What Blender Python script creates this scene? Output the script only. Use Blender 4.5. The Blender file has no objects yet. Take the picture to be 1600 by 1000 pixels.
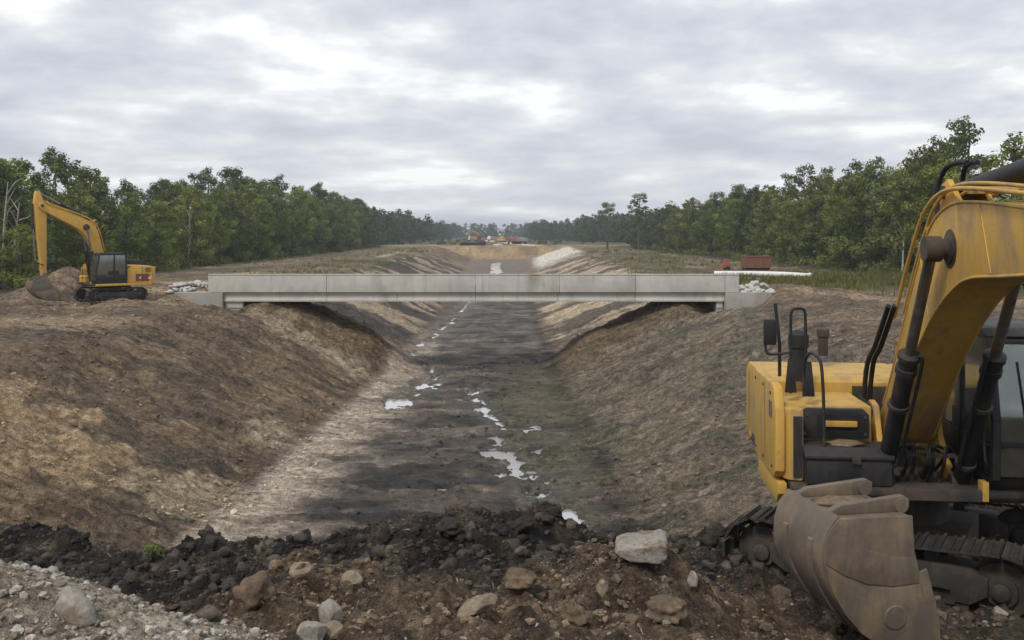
import bpy, bmesh, math, random
import numpy as np
from mathutils import Vector, Matrix, Euler

# ------------------------------------------------------------------ camera, sky, sun, exposure
scene = bpy.context.scene
C = scene.collection
R = math.radians
F = 1600 * 35 / 36.0            # focal length in photo pixels
CAMZ = 4.1
cam_d = bpy.data.cameras.new('camera')
cam = bpy.data.objects.new('camera', cam_d); C.objects.link(cam)
cam_d.lens = 35; cam_d.sensor_width = 36; cam_d.clip_end = 40000; cam_d.clip_start = 0.1
cam_d.shift_x = 25 / 1600; cam_d.shift_y = -135 / 1600
cam.location = (0, 0, CAMZ); cam.rotation_euler = (R(90), 0, 0)
scene.camera = cam

SUN_EL, SUN_AZ = 48, 212        # high, from behind the left shoulder
world = bpy.data.worlds.new('World'); scene.world = world; world.use_nodes = True
wn = world.node_tree; wn.nodes.clear()
def N(t, kind, **kw):
    n = t.nodes.new(kind)
    for k, v in kw.items():
        if k.startswith('i_'):
            n.inputs[k[2:].replace('_', ' ')].default_value = v
        else: setattr(n, k, v)
    return n
def wire(t, a, b): t.links.new(a, b)
wo = N(wn, 'ShaderNodeOutputWorld'); bg = N(wn, 'ShaderNodeBackground'); bg.inputs[1].default_value = 0.1
sky = N(wn, 'ShaderNodeTexSky', sky_type='NISHITA', sun_disc=False)
sky.sun_elevation = R(SUN_EL); sky.sun_rotation = R(SUN_AZ); sky.dust_density = 3.0
tc = N(wn, 'ShaderNodeTexCoord'); sp = N(wn, 'ShaderNodeSeparateXYZ'); wire(wn, tc.outputs['Generated'], sp.inputs[0])
def M(op, a, b=None, t=wn, clamp=False):
    n = N(t, 'ShaderNodeMath', operation=op, use_clamp=clamp)
    for i, v in enumerate((a, b)):
        if v is None: continue
        if isinstance(v, (int, float)): n.inputs[i].default_value = v
        else: wire(t, v, n.inputs[i])
    return n.outputs[0]
zz = M('ADD', M('MAXIMUM', sp.outputs[2], 0.0), 0.30)
hl = M('SQRT', M('ADD', M('ADD', M('MULTIPLY', sp.outputs[0], sp.outputs[0]), M('MULTIPLY', sp.outputs[1], sp.outputs[1])), 1e-5))
cmb = N(wn, 'ShaderNodeCombineXYZ'); wire(wn, M('MULTIPLY', M('DIVIDE', sp.outputs[0], hl), 1.75), cmb.inputs[0]); wire(wn, M('MULTIPLY', M('DIVIDE', sp.outputs[1], hl), 1.75), cmb.inputs[1])
wire(wn, M('DIVIDE', 1.15, zz), cmb.inputs[2])
n1 = N(wn, 'ShaderNodeTexNoise'); n1.inputs['Scale'].default_value = 2.9; n1.inputs['Detail'].default_value = 9; n1.inputs['Roughness'].default_value = .54; n1.inputs['Distortion'].default_value = .15
mp = N(wn, 'ShaderNodeMapping'); mp.inputs['Location'].default_value = (3.1, 7.7, 0); mp.inputs['Scale'].default_value = (1, 1, 1)
wire(wn, cmb.outputs[0], mp.inputs[0]); wire(wn, mp.outputs[0], n1.inputs['Vector'])
n2 = N(wn, 'ShaderNodeTexNoise'); n2.inputs['Scale'].default_value = 6.5; n2.inputs['Detail'].default_value = 7; n2.inputs['Roughness'].default_value = .52
wire(wn, mp.outputs[0], n2.inputs['Vector'])
cl = M('ADD', M('MULTIPLY', n1.outputs[0], .66), M('MULTIPLY', n2.outputs[0], .34))
rmp = N(wn, 'ShaderNodeValToRGB'); wire(wn, cl, rmp.inputs[0])
e = rmp.color_ramp.elements
e[0].position = .38; e[0].color = (4.6, 4.9, 5.45, 1)
e[1].position = .60; e[1].color = (8.3, 8.35, 8.45, 1)
for p, c in ((.44, (5.25, 5.5, 6.0)), (.495, (5.9, 6.1, 6.5)), (.55, (6.8, 6.95, 7.2))):
    q = rmp.color_ramp.elements.new(p); q.color = c + (1,)
mx = N(wn, 'ShaderNodeMixRGB'); mx.inputs[0].default_value = .93
wire(wn, sky.outputs[0], mx.inputs[1]); wire(wn, rmp.outputs[0], mx.inputs[2])
wire(wn, mx.outputs[0], bg.inputs[0]); wire(wn, bg.outputs[0], wo.inputs[0])

sl = bpy.data.lights.new('sun', 'SUN'); sl.energy = 1.5; sl.angle = R(10); sl.color = (1, .95, .87)
so = bpy.data.objects.new('sun', sl); C.objects.link(so)
az = R(SUN_AZ)                  # direction the sun stands in: azimuth clockwise from +Y
sd = Vector((math.sin(az) * math.cos(R(SUN_EL)), math.cos(az) * math.cos(R(SUN_EL)), math.sin(R(SUN_EL))))
so.rotation_euler = sd.to_track_quat('Z', 'Y').to_euler()
vs = scene.view_settings
vs.view_transform = 'Standard'; vs.look = 'None'; vs.exposure = 0.38; vs.gamma = 1; vs.use_curve_mapping = False
scene.cycles.max_bounces = 8; scene.cycles.transparent_max_bounces = 12; scene.cycles.volume_bounces = 0
scene.cycles.use_denoising = True

rng = np.random.default_rng(7); random.seed(7)

# ------------------------------------------------------------------ noise
_pr = np.random.default_rng(99); _PERM = _pr.permutation(1024).astype(np.int32); _PERM = np.r_[_PERM, _PERM]
_GA = np.arange(1024) * 2 * np.pi / 1024; _GX, _GY = np.cos(_GA).astype(np.float32), np.sin(_GA).astype(np.float32)
def pn(x, y, s=0):
    x = np.asarray(x, float); y = np.asarray(y, float)
    ix = np.floor(x); iy = np.floor(y); fx = (x - ix).astype(np.float32); fy = (y - iy).astype(np.float32)
    i0 = (ix.astype(np.int32) + s * 37) & 1023; j0 = (iy.astype(np.int32) + s * 61) & 1023; i1 = (i0 + 1) & 1023; j1 = (j0 + 1) & 1023
    p0 = _PERM[i0]; p1 = _PERM[i1]
    def g(p, j, u, v):
        t = _PERM[p + j]; return _GX[t] * u + _GY[t] * v
    u = fx * fx * fx * (fx * (fx * 6 - 15) + 10); v = fy * fy * fy * (fy * (fy * 6 - 15) + 10)
    a = g(p0, j0, fx, fy); b = g(p1, j0, fx - 1, fy); c = g(p0, j1, fx, fy - 1); d = g(p1, j1, fx - 1, fy - 1)
    return ((a + (b - a) * u) * (1 - v) + (c + (d - c) * u) * v) * 1.5
def fbm(x, y, o=4, s=0, g=.5):
    r = 0; a = 1
    for k in range(o):
        r = r + a * pn(x, y, s + k * 7); a *= g; x = np.asarray(x) * 2.03; y = np.asarray(y) * 2.03
    return r
def billow(x, y, o=3, s=0, g=.5):
    r = 0; a = 1
    for k in range(o):
        r = r + a * (np.abs(pn(x, y, s + k * 5)) * 2 - .55); a *= g; x = np.asarray(x) * 2.1; y = np.asarray(y) * 2.1
    return r
def sst(a, b, x):
    t = np.clip((x - a) / (b - a), 0, 1); return t * t * (3 - 2 * t)

# ------------------------------------------------------------------ terrain
FLOOR = -4.4; WATER = -4.41
def toeL(Y): return np.interp(Y, [0, 28, 40, 56, 75, 115, 330], [-8.6, -8.2, -7.5, -6.5, -6.3, -5.7, -8])
def toeR(Y): return np.interp(Y, [0, 30, 56, 115, 330], [4.3, 4.05, 3.7, 4.3, 11])
def crL(Y): return np.interp(Y, [0, 38, 60, 115, 330], [-19.5, -18.6, -15.9, -16, -19])
def crR(Y): return np.interp(Y, [0, 38, 60, 115, 330], [15.5, 15.5, 14.0, 15.5, 24])
def smin(a, b, k): 
    h = np.clip(.5 + .5 * (b - a) / k, 0, 1); return b * (1 - h) + a * h - k * h * (1 - h)
def smax(a, b, k): return -smin(-a, -b, k)
def canal(X, Y):
    wob = fbm(X * .0 + 3.1, Y * .05, 2, 91) * .7
    tl, tr, cl_, cr_ = toeL(Y) + wob, toeR(Y) + wob * .6, crL(Y) + wob, crR(Y) - wob
    sl_ = 4.4 * np.clip((tl - X) / (tl - cl_), -.5, 3); sr_ = 4.4 * np.clip((X - tr) / (cr_ - tr), -.5, 3)
    z = FLOOR + smax(smax(sl_, sr_, .5), 0 * X, .6)
    return smin(z, 0 * X + .0, .9)
def plugtop(X, Y):
    c = np.interp(Y, [-20, 2, 4.5, 7, 10, 12, 13.6, 20], [2.5, 2.4, 1.95, 1.22, .60, .02, -.22, -.3])
    r = np.interp(Y, [-20, 2, 4, 6, 8, 10, 20], [2.5, 2.4, 1.5, .6, .15, 0, 0])
    l = np.interp(Y, [-20, 2, 4.5, 7, 9, 11, 13.6, 20], [2.5, 2.4, 2.05, 1.3, .72, .12, -.25, -.3])
    a = sst(1.7, 2.9, X - (Y - 8) * .12); z = c * (1 - a) + r * a
    b = sst(-1.2, -2.2, X); z = z * (1 - b) + l * b
    z = z + .62 * np.exp(-((X - 1.2) / .75) ** 2 - ((Y - 8.4) / .8) ** 2)          # mound under the slab
    z = z + .42 * np.exp(-((X + 1.75) / .7) ** 2 - ((Y - 8.8) / .9) ** 2)         # brown clod heap
    z = z + .28 * np.exp(-((X + .3) / 1.1) ** 2 - ((Y - 7.0) / .9) ** 2)
    z = z + .50 * np.exp(-((X + 3.0) / 1.1) ** 2 - ((Y - 5.9) / .75) ** 2)         # gravel heap
    z = z + .50 * np.exp(-((X + .35) / 1.5) ** 2 - ((Y - 13.7) / .9) ** 2) + .15 * np.exp(-((X - 2.0) / 1.2) ** 2 - ((Y - 13.2) / .8) ** 2)         # black ridge peak
    z = z - .30 * np.exp(-((X + 3.6) / 2.2) ** 2 - ((Y - 11.4) / 1.5) ** 2)
    return z
def plugedge(X): 
    return 14.1 + 4.5 * sst(4.3, 6.2, X) + 0.8 * sst(-5, -9, X) + .5 * pn(X * .5, X * 0 + 2.2, 5)
def base(X, Y):
    z = canal(X, Y)
    fp = np.clip((Y - 326) * .42, 0, 5.0) + FLOOR
    z = smax(z, np.minimum(fp, -.1 + 0 * X), .5)
    p = plugtop(X, Y) - np.clip(Y - plugedge(X), 0, 30) * .78
    z = smax(z, p, .35)
    # approach fill behind the bridge abutments and spoil humps on the left bank
    out = np.where(X < 0, -17.0 - X, X - 14.2)
    z = z + .8 * sst(-.3, .6, out) * (1 - sst(2, 14, out)) * sst(60.4, 61.6, Y) * (1 - sst(65, 70, Y))
    z = z + .5 * np.exp(-((X + 21.2) / 1.5) ** 2 - ((Y - 56.5) / 2.0) ** 2) - .55 * np.exp(-((X + 17.0) / 1.6) ** 2 - ((Y - 58.6) / 1.3) ** 2) - .75 * np.exp(-((X - 15.0) / 1.5) ** 2 - ((Y - 59.2) / 1.2) ** 2)
    z = z + 1.7 * np.exp(-((X + 26.4) / 1.5) ** 2 - ((Y - 61.5) / 1.8) ** 2) + .7 * np.exp(-((X + 28.5) / 1.6) ** 2 - ((Y - 60.5) / 1.6) ** 2)
    z = z + .6 * np.exp(-((X - 18.9) / 2.0) ** 2 - ((Y - 57.5) / 2.4) ** 2)
    z = z + .5 * np.exp(-((X - 14.5) / 2.6) ** 2 - ((Y - 33) / 3.0) ** 2)
    z = z + .75 * np.exp(-((X - 16.7) / .9) ** 2 - ((Y - 59.0) / 1.0) ** 2) + .5 * np.exp(-((X + 19.2) / 1.0) ** 2 - ((Y - 59.0) / 1.0) ** 2)
    # earth left standing on both slopes under the bridge
    m = sst(58.5, 61.5, Y) * (1 - sst(64, 68.5, Y))
    z = z + m * np.where(X < 0, 1.6, 1.3) * (sst(-4.5, -8, X) * (1 - sst(-14, -17, X)) + sst(2.5, 6, X) * (1 - sst(11, 14, X)))
    z = z - .8 * np.exp(-((X + 15.4) / 1.1) ** 2 - ((Y - 60.4) / 1.1) ** 2) - .8 * np.exp(-((X - 13.2) / 1.0) ** 2 - ((Y - 60.4) / 1.1) ** 2)
    # bank beyond rises a touch into the woods
    z = z + .9 * sst(36, 60, np.abs(X)) * sst(30, 60, Y)
    return z
def px2w(x, y):
    Y = 3 * np.exp(np.linspace(0, math.log(400), 6000))
    X = (x - 775) / F * Y; zr = CAMZ - (y - 365) / F * Y
    k = np.argmax(base(X, Y) >= zr)
    return float(X[k]), float(Y[k]), float(zr[k])
def fl(x, y):
    Y = (CAMZ - FLOOR) * F / (y - 365); return ((x - 775) / F * Y, Y)
streamL = [fl(*p) for p in ((606, 633), (632, 628), (650, 606), (690, 588), (655, 566), (640, 548), (668, 533), (705, 503), (722, 484), (735, 470))]
streamR = [fl(*p) for p in ((890, 806), (845, 768), (818, 742), (790, 716), (778, 700), (792, 672), (760, 648), (738, 625), (752, 604))]
pools = [fl(*p) + (r,) for p, r in (((783, 708), .8), ((622, 631), 1.0), ((838, 708), .55), ((822, 670), .6), ((884, 800), .5), ((668, 604), .85), ((650, 540), .8), ((800, 745), .3))]
far_stream = [(0.6, 185), (-.3, 205), (.2, 225), (-.2, 250), (.3, 290)]
def dline(X, Y, pts):
    if np.min(Y) > pts[-1][1] + 12 or np.max(Y) < pts[0][1] - 12: return np.full(np.shape(X), 1e3)
    d = np.full(np.shape(X), 1e9)
    for (ax, ay), (bx, by) in zip(pts[:-1], pts[1:]):
        vx, vy = bx - ax, by - ay; t = np.clip(((X - ax) * vx + (Y - ay) * vy) / (vx * vx + vy * vy), 0, 1)
        d = np.minimum(d, np.hypot(X - ax - t * vx, (Y - ay - t * vy) * .55))
    return d
def wetness(X, Y):
    if np.max(Y) < 22 or np.min(Y) > 320: return np.zeros(np.shape(X))
    w = fbm(X * .9, Y * .5, 4, 55) * .75 + fbm(X * 2.5, Y * 3.2, 3, 56) * .38
    dl = dline(X, Y, streamL) + w; dr = dline(X, Y, streamR) + w; df = dline(X, Y, far_stream) + w * .7
    k = np.maximum(np.maximum(1 - sst(-.15, .5, dl), 1 - sst(-.15, .5, dr)), 1 - sst(.8, 2.0, df))
    for px, py, r in pools:
        k = np.maximum(k, 1 - sst(r * .55, r * 1.25, np.hypot(X - px, (Y - py) * .55) + w * .7))
    cen = np.clip(1 - np.abs(X - (toeL(Y) + toeR(Y)) / 2 - .3) / 4.2, 0, 1)
    return np.maximum(k, cen * sst(.42, .75, fbm(X * .45, Y * .75, 4, 58)) * .9)
def masks(X, Y):
    tl, tr, cl_, cr_ = toeL(Y), toeR(Y), crL(Y), crR(Y)
    plug = (1 - sst(.2, 4.0, Y - plugedge(X) + .9 * fbm(X * .6, Y * .6, 3, 95)))
    left = sst(.3, -1.0, X - tl); right = sst(-.3, 1.0, X - tr)
    bankL = sst(.5, -1.0, X - cl_); bankR = sst(-.5, 1.0, X - cr_)
    floor_ = (1 - left) * (1 - right) * (1 - plug)
    return plug, left * (1 - plug), right * (1 - plug), bankL * (1 - plug), bankR * (1 - plug), floor_
def height(X, Y):
    z = base(X, Y)
    plug, lf, rt, bl, br, fo = masks(X, Y)
    near = 1 - sst(60, 160, Y)
    slope = np.clip(lf - bl, 0, 1) + np.clip(rt - br, 0, 1)
    # rills raked down the slopes
    sY = Y + np.where(X < 0, -.22, .22) * np.abs(X) + fbm(X * .25, Y * .25, 2, 21) * .9
    z = z + slope * (.15 * billow(X * .16, sY * .8, 3, 11) + .15 * pn(X * .22, sY * 1.5, 15) * (.4 + .9 * sst(-.3, .4, pn(X * .2, Y * .2, 16))) + .22 * fbm(X * .33, Y * .3, 2, 18) + .06 * pn(X * .5, sY * 3.1, 12) * near)
    if np.min(Y) < 160: z = z + slope * near * (.10 * fbm(X * 1.1, Y * 1.1, 3, 14) + .07 * fbm(X * 2.6, sY * 4.0, 3, 13))
    bank = np.maximum(bl, br)
    z = z + bank * (.16 * fbm(X * .3, Y * .22, 4, 31) + .05 * billow(X * 1.3, Y * 1.0, 3, 32))
    # canal floor: scraper ruts across, wet hollows
    z = z + fo * (.08 * fbm(X * .25, Y * .8, 3, 41) + .075 * billow(X * .5, Y * 1.5, 4, 43, .6) + .07 * np.maximum(0, fbm(X * .9, Y * 1.1, 3, 45)))
    z = z - fo * .22 * wetness(X, Y)
    # plug of loose clods
    r = np.hypot(X, Y - 9)
    rough = plug * (.25 + .75 * sst(3.5, 6, Y)); wx, wy = X + .12 * pn(X * 2.2, Y * 2.2, 68), Y + .12 * pn(X * 2.2 + 9, Y * 2.2, 69)
    grav = gravelmask(X, Y)
    if np.min(Y) > 28: return z
    z = z + rough * (1 - grav) * (.15 * billow(wx * .9, wy * .8, 2, 61, .5) + .10 * fbm(X * .7, Y * .7, 2, 62) + .075 * billow(wx * 2.1, wy * 1.9, 2, 63, .5) + .034 * billow(wx * 5.0, wy * 4.4, 2, 67, .5) + .016 * fbm(X * 12, Y * 9, 2, 64))
    z = z + grav * (.03 * fbm(X * 2, Y * 2, 3, 65) + .012 * billow(X * 11, Y * 11, 2, 66))
    return z
def gravelmask(X, Y):
    if np.min(Y) > 12: return np.zeros(np.shape(X))
    w = fbm(X * .9, Y * .9, 3, 71) * .5
    return sst(.35, -.15, np.hypot((X + 3.3) / 1.75, (Y - 5.2) / 1.75) - 1.0 + w * .5)

# patches of other soil, placed where they lie on the ground
def blob(px, py, rx, ry, slant=0):
    x, y, z = px2w(px, py); return (x, y, rx, ry, slant)
TAN = [blob(10, 620, 1.2, 2.6, .5), blob(20, 665, 1.8, 3.6, .5), blob(80, 705, 1.6, 2.6, .5), blob(130, 740, .9, 1.6, .5)]
SAND = [blob(290, 775, 1.5, 2.2, .3), blob(320, 800, 1.1, 1.6)]
PALE = [blob(430, 510, 1.4, 1.6), blob(480, 535, 1.6, 1.7), blob(530, 562, 1.6, 1.7), blob(575, 588, 1.4, 1.5), blob(425, 675, 1.3, 1.3), blob(455, 700, 1.0, 1.1)]
def inblob(X, Y, lst, seed, edge=.55):
    w = fbm(X * .7, Y * .7, 4, seed) * .75 + pn(X * .5, Y * 2.4, seed + 3) * .3
    m = np.zeros(np.shape(X))
    for x, y, rx, ry, s in lst:
        d = np.hypot((X - x) / rx, (Y - y - s * (X - x)) / ry) + w
        m = np.maximum(m, sst(1 + edge * .5, 1 - edge, d))
    return m
def mixc(a, b, m): return a + (np.asarray(b) - a) * m[..., None]
def colour(X, Y):
    plug, lf, rt, bl, br, fo = masks(X, Y)
    n_a = fbm(X * .35, Y * .35, 4, 101); n_b = fbm(X * 1.7, Y * 1.7, 3, 103)
    sY = Y + np.where(X < 0, -.22, .22) * np.abs(X) + fbm(X * .25, Y * .25, 2, 21) * .9
    st = billow(X * .16, sY * .8, 3, 11); st2 = pn(X * .12, sY * 1.9, 17)
    one = np.ones(np.shape(X))
    # canal floor
    c = mixc(one[..., None] * np.array([.105, .083, .064]), [.040, .033, .028], sst(-.2, .3, fbm(X * .2, Y * .45, 3, 111) + n_a * .4) * sst(-1, 1.8, X - toeL(Y) - 1.5))
    c = mixc(c, [.21, .175, .138], sst(.15, .6, fbm(X * .25, Y * .7, 3, 112) + n_b * .3) * .7)
    tl, tr = toeL(Y), toeR(Y)
    edge = (X - tl)
    silt = sst(3.3, .6, edge + n_a * 1.3 + pn(X * .3, Y * .6, 118) * 1.0) * sst(-.6, .2, edge) * (1 - sst(66, 95, Y))
    c = mixc(c, [.46, .385, .30], silt * .92)
    c = mixc(c, [.20, .175, .145], np.clip(1 - dline(X, Y, streamL) / 1.7 - n_b * .25, 0, 1) * .75)
    c = mixc(c, [.15, .135, .12], np.clip(1 - dline(X, Y, streamR) / 1.2 - n_b * .3, 0, 1) * .7)
    ol = sst(.5, -.25, np.hypot((X - 2.3) / 2.0, (Y - 47) / 16) - 1 + n_a * .6)
    c = mixc(c, [.105, .094, .055], ol * .65)
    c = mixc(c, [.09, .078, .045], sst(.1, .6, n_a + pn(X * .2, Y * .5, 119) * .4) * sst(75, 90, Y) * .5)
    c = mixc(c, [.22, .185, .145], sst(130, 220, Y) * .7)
    c = mixc(c, [.045, .040, .036], wetness(X, Y) * .5)
    # left slope and bank
    sc = mixc(one[..., None] * np.array([.195, .142, .093]), [.112, .087, .064], sst(-.3, .5, n_a * .7 + st * .5))
    sc = mixc(sc, [.27, .20, .125], sst(.25, .8, st2 + n_b * .35 + n_a * .2) * .6)
    dk = sst(-.1, .5, n_a + .25) * np.exp(-((Y - 34) / 8) ** 2)
    sc = mixc(sc, [.115, .094, .073], dk * .6)
    sc = mixc(sc, [.38, .275, .165], inblob(X, Y, TAN, 131) * .8)
    sc = mixc(sc, [.41, .325, .215], inblob(X, Y, SAND, 141, .35) * .9)
    sc = mixc(sc, [.40, .335, .24], inblob(X, Y, PALE, 151) * .75)
    band = sst(68, 76, Y) * (1 - sst(190, 300, Y))
    stripes = sst(-.15, .35, fbm(X * .05 + 4, sY * .17, 3, 161) + pn(X * .08, sY * .7, 162) * .45 + n_a * .25)
    sc = mixc(sc, mixc(one[..., None] * np.array([.075, .066, .06]), [.38, .30, .205], stripes), band * .9)
    c = mixc(c, sc, lf)
    # right slope
    rc = mixc(one[..., None] * np.array([.180, .147, .107]), [.116, .099, .077], sst(-.3, .45, n_a * .7 + st * .5))
    rc = mixc(rc, [.27, .225, .165], sst(.25, .8, st2 + n_b * .4) * .6)
    rc = mixc(rc, [.135, .127, .080], sst(.1, .6, fbm(X * .3, Y * .2, 3, 171)) * .45)
    rc = mixc(rc, mixc(one[..., None] * np.array([.12, .10, .078]), [.45, .355, .245], stripes), band * .9)
    rc = mixc(rc, [.60, .56, .48], sst(200, 250, Y + n_a * 14) * (1 - sst(322, 330, Y)) * sst(-.5, 3, X - tr) * .9)
    c = mixc(c, rc, rt)
    under = sst(58.5, 61.5, Y) * (1 - sst(65, 68.5, Y)) * np.clip(lf + rt, 0, 1)
    c = mixc(c, [.185, .130, .075], under * .7)
    # banks
    bc = mixc(one[..., None] * np.array([.20, .148, .102]), [.135, .106, .078], sst(-.2, .4, n_a))
    bc = mixc(bc, [.34, .255, .165], sst(.15, .6, pn(X * .07, Y * .16, 181) + n_b * .2) * .75)
    bc = mixc(bc, [.36, .27, .175], sst(.6, .1, np.hypot((X + 24) / 6, (Y - 82) / 9) + n_a * .4) * .9)
    bc = mixc(bc, [.33, .25, .17], sst(.7, .2, np.hypot((X - 24) / 9, (Y - 122) / 6) + n_a * .3) * .8)
    gr = sst(75, 105, Y + n_a * 12) * sst(-.15, .3, fbm(X * .09, Y * .05, 3, 191) - .02)
    bc = mixc(bc, [.09, .09, .045], gr * .6)
    bc = mixc(bc, [.050, .052, .026], sst(33, 39, np.abs(X) + n_a * 2) * sst(40, 70, Y))
    bc = mixc(bc, [.085, .090, .032], sst(.4, -.2, np.hypot((X - 33) / 11, (Y - 84) / 11) - 1 + n_b * .3) * .75)
    bc = mixc(bc, [.45, .40, .33], sst(.55, .1, np.abs(X + 22 + (Y - 250) * .02 + n_a) / 2.5) * sst(170, 180, Y) * (1 - sst(240, 262, Y)) * .8)
    c = mixc(c, bc, np.maximum(bl, br))
    farp = sst(322, 329, Y)
    fc = mixc(one[..., None] * np.array([.33, .235, .13]), [.20, .145, .09], sst(-.1, .4, fbm(X * .14, Y * .2, 3, 201)))
    fc = mixc(fc, [.50, .45, .38], sst(4, 1.5, np.abs(X - 8 - (Y - 420) * -.07)) * sst(338, 344, Y))
    fc = mixc(fc, [.09, .09, .05], sst(30, 38, np.abs(X)) * sst(338, 350, Y))
    fc = mixc(fc, mixc(one[..., None] * np.array([.085, .088, .045]), [.15, .125, .085], sst(0, .5, fbm(X * .05, Y * .03, 3, 205))), sst(348, 366, Y + n_a * 8) * sst(3.5, 6, np.abs(X - 8 + (Y - 420) * .07)))
    c = mixc(c, fc, farp)
    # plug: brown heap in front, black muck behind, gravel at the left
    pc = mixc(one[..., None] * np.array([.165, .120, .080]), [.095, .072, .052], sst(-.3, .35, n_b + n_a * .4))
    pc = mixc(pc, [.26, .20, .14], sst(.35, .75, fbm(X * 2.6, Y * 2.6, 3, 211)) * .6)
    blk = sst(9.9, 11.4, Y + n_a * .8 + n_b * .3 - .5 * sst(0, 3, X)) 
    blk = np.maximum(blk, .75 * sst(-1.7, -2.6, X + n_a * .5) * sst(6.6, 8, Y))
    pc = mixc(pc, mixc(one[..., None] * np.array([.034, .029, .026]), [.085, .068, .052], sst(-.1, .6, n_b + n_a * .4)), blk)
    pc = mixc(pc, [.115, .092, .070], sst(3.4, 4.4, X) * .8)
    pc = mixc(pc, [.33, .285, .225], gravelmask(X, Y))
    c = mixc(c, pc, plug)
    return np.clip(c * (1 + .16 * n_b[..., None] + .10 * fbm(X * 6, Y * 6, 2, 221)[..., None]), .012, .9)

def mat_new(name):
    m = bpy.data.materials.new(name); m.use_nodes = True
    t = m.node_tree; b = t.nodes['Principled BSDF']; b.inputs['Specular IOR Level'].default_value = .25
    return m, t, b
def noise(t, scale, detail=4, rough=.55, vec=None, dist=0):
    n = N(t, 'ShaderNodeTexNoise'); n.inputs['Scale'].default_value = scale; n.inputs['Detail'].default_value = detail
    n.inputs['Roughness'].default_value = rough; n.inputs['Distortion'].default_value = dist
    if vec is not None: wire(t, vec, n.inputs['Vector'])
    return n.outputs[0]
def ramp(t, fac, stops):
    r = N(t, 'ShaderNodeValToRGB'); wire(t, fac, r.inputs[0]); el = r.color_ramp.elements
    for i, (p, c) in enumerate(stops):
        q = el[i] if i < 2 else el.new(p)
        q.position = p; q.color = (c if isinstance(c, tuple) else (c, c, c)) + (1,)
    return r.outputs[0]
def mixn(t, fac, a, b, kind='MIX'):
    n = N(t, 'ShaderNodeMixRGB', blend_type=kind)
    for i, v in enumerate((fac, a, b)):
        if isinstance(v, (int, float)): n.inputs[i].default_value = v
        elif isinstance(v, tuple): n.inputs[i].default_value = v + (1,)
        else: wire(t, v, n.inputs[i])
    return n.outputs[0]
def bump(t, b, h, strength=.5, dist=.05):
    n = N(t, 'ShaderNodeBump'); n.inputs['Strength'].default_value = strength; n.inputs['Distance'].default_value = dist
    wire(t, h, n.inputs['Height']); wire(t, n.outputs[0], b.inputs['Normal'])
def objvec(t): return N(t, 'ShaderNodeTexCoord').outputs['Object']

def m_soil():
    m, t, b = mat_new('soil'); v = objvec(t)
    a = N(t, 'ShaderNodeVertexColor', layer_name='Col').outputs[0]
    f = noise(t, 4, 7, .75, v); g = noise(t, 22, 5, .75, v); w = noise(t, .9, 5, .6, v); k_ = noise(t, 75, 3, .7, v)
    ms_ = N(t, 'ShaderNodeMapping'); ms_.inputs['Scale'].default_value = (.45, 4.6, .45); ms_.inputs['Rotation'].default_value = (0, 0, R(4)); wire(t, v, ms_.inputs[0])
    q = noise(t, 1.0, 6, .62, ms_.outputs[0], .15)
    c = mixn(t, 1.0, a, ramp(t, f, [(.38, .52), (.62, 1.5)]), 'MULTIPLY')
    c = mixn(t, 1.0, c, ramp(t, g, [(.36, .55), (.64, 1.55)]), 'MULTIPLY')
    c = mixn(t, 1.0, c, ramp(t, q, [(.40, .76), (.60, 1.22)]), 'MULTIPLY')
    c = mixn(t, 1.0, c, ramp(t, w, [(.36, .82), (.64, 1.18)]), 'MULTIPLY')
    c = mixn(t, 1.0, c, ramp(t, k_, [(.38, .68), (.62, 1.36)]), 'MULTIPLY')
    wire(t, c, b.inputs['Base Color'])
    wet = N(t, 'ShaderNodeAttribute', attribute_name='Wet').outputs['Fac']
    wire(t, mixn(t, wet, ramp(t, f, [(.3, .80), (.6, .97)]), ramp(t, f, [(.42, .42), (.60, .85)])), b.inputs['Roughness'])
    wire(t, M('ADD', M('MULTIPLY', wet, .22, t), .15, t), b.inputs['Specular IOR Level'])
    h = mixn(t, .12, mixn(t, .3, mixn(t, .4, f, q), g), k_); bump(t, b, h, 1.0, .30)
    return m
def m_clod(name, rough=.95):
    m, t, b = mat_new(name); v = objvec(t)
    a = N(t, 'ShaderNodeVertexColor', layer_name='Col').outputs[0]
    f = noise(t, 9, 5, .7, v); g = noise(t, 45, 3, .7, v)
    c = mixn(t, 1.0, a, ramp(t, f, [(.3, .6), (.7, 1.35)]), 'MULTIPLY')
    c = mixn(t, 1.0, c, ramp(t, g, [(.3, .72), (.7, 1.3)]), 'MULTIPLY')
    wire(t, c, b.inputs['Base Color']); b.inputs['Roughness'].default_value = rough
    bump(t, b, mixn(t, .4, f, g), .9, .04); return m
def m_rock(name, c0, c1, c2):
    m, t, b = mat_new(name); v = objvec(t)
    f = noise(t, 2.2, 7, .65, v); g = noise(t, 24, 5, .7, v)
    c = ramp(t, f, [(.3, c0), (.7, c2), (.5, c1)])
    c = mixn(t, 1.0, c, ramp(t, g, [(.3, .65), (.65, 1.2)]), 'MULTIPLY')
    mud_ = ramp(t, noise(t, 4.5, 5, .65, v), [(.48, 0.0), (.62, .85)])
    if 'rock' in name: c = mixn(t, mud_, c, (.15, .112, .075))
    wire(t, c, b.inputs['Base Color']); b.inputs['Roughness'].default_value = .92
    bump(t, b, mixn(t, .5, f, g), .8, .035); return m
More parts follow.
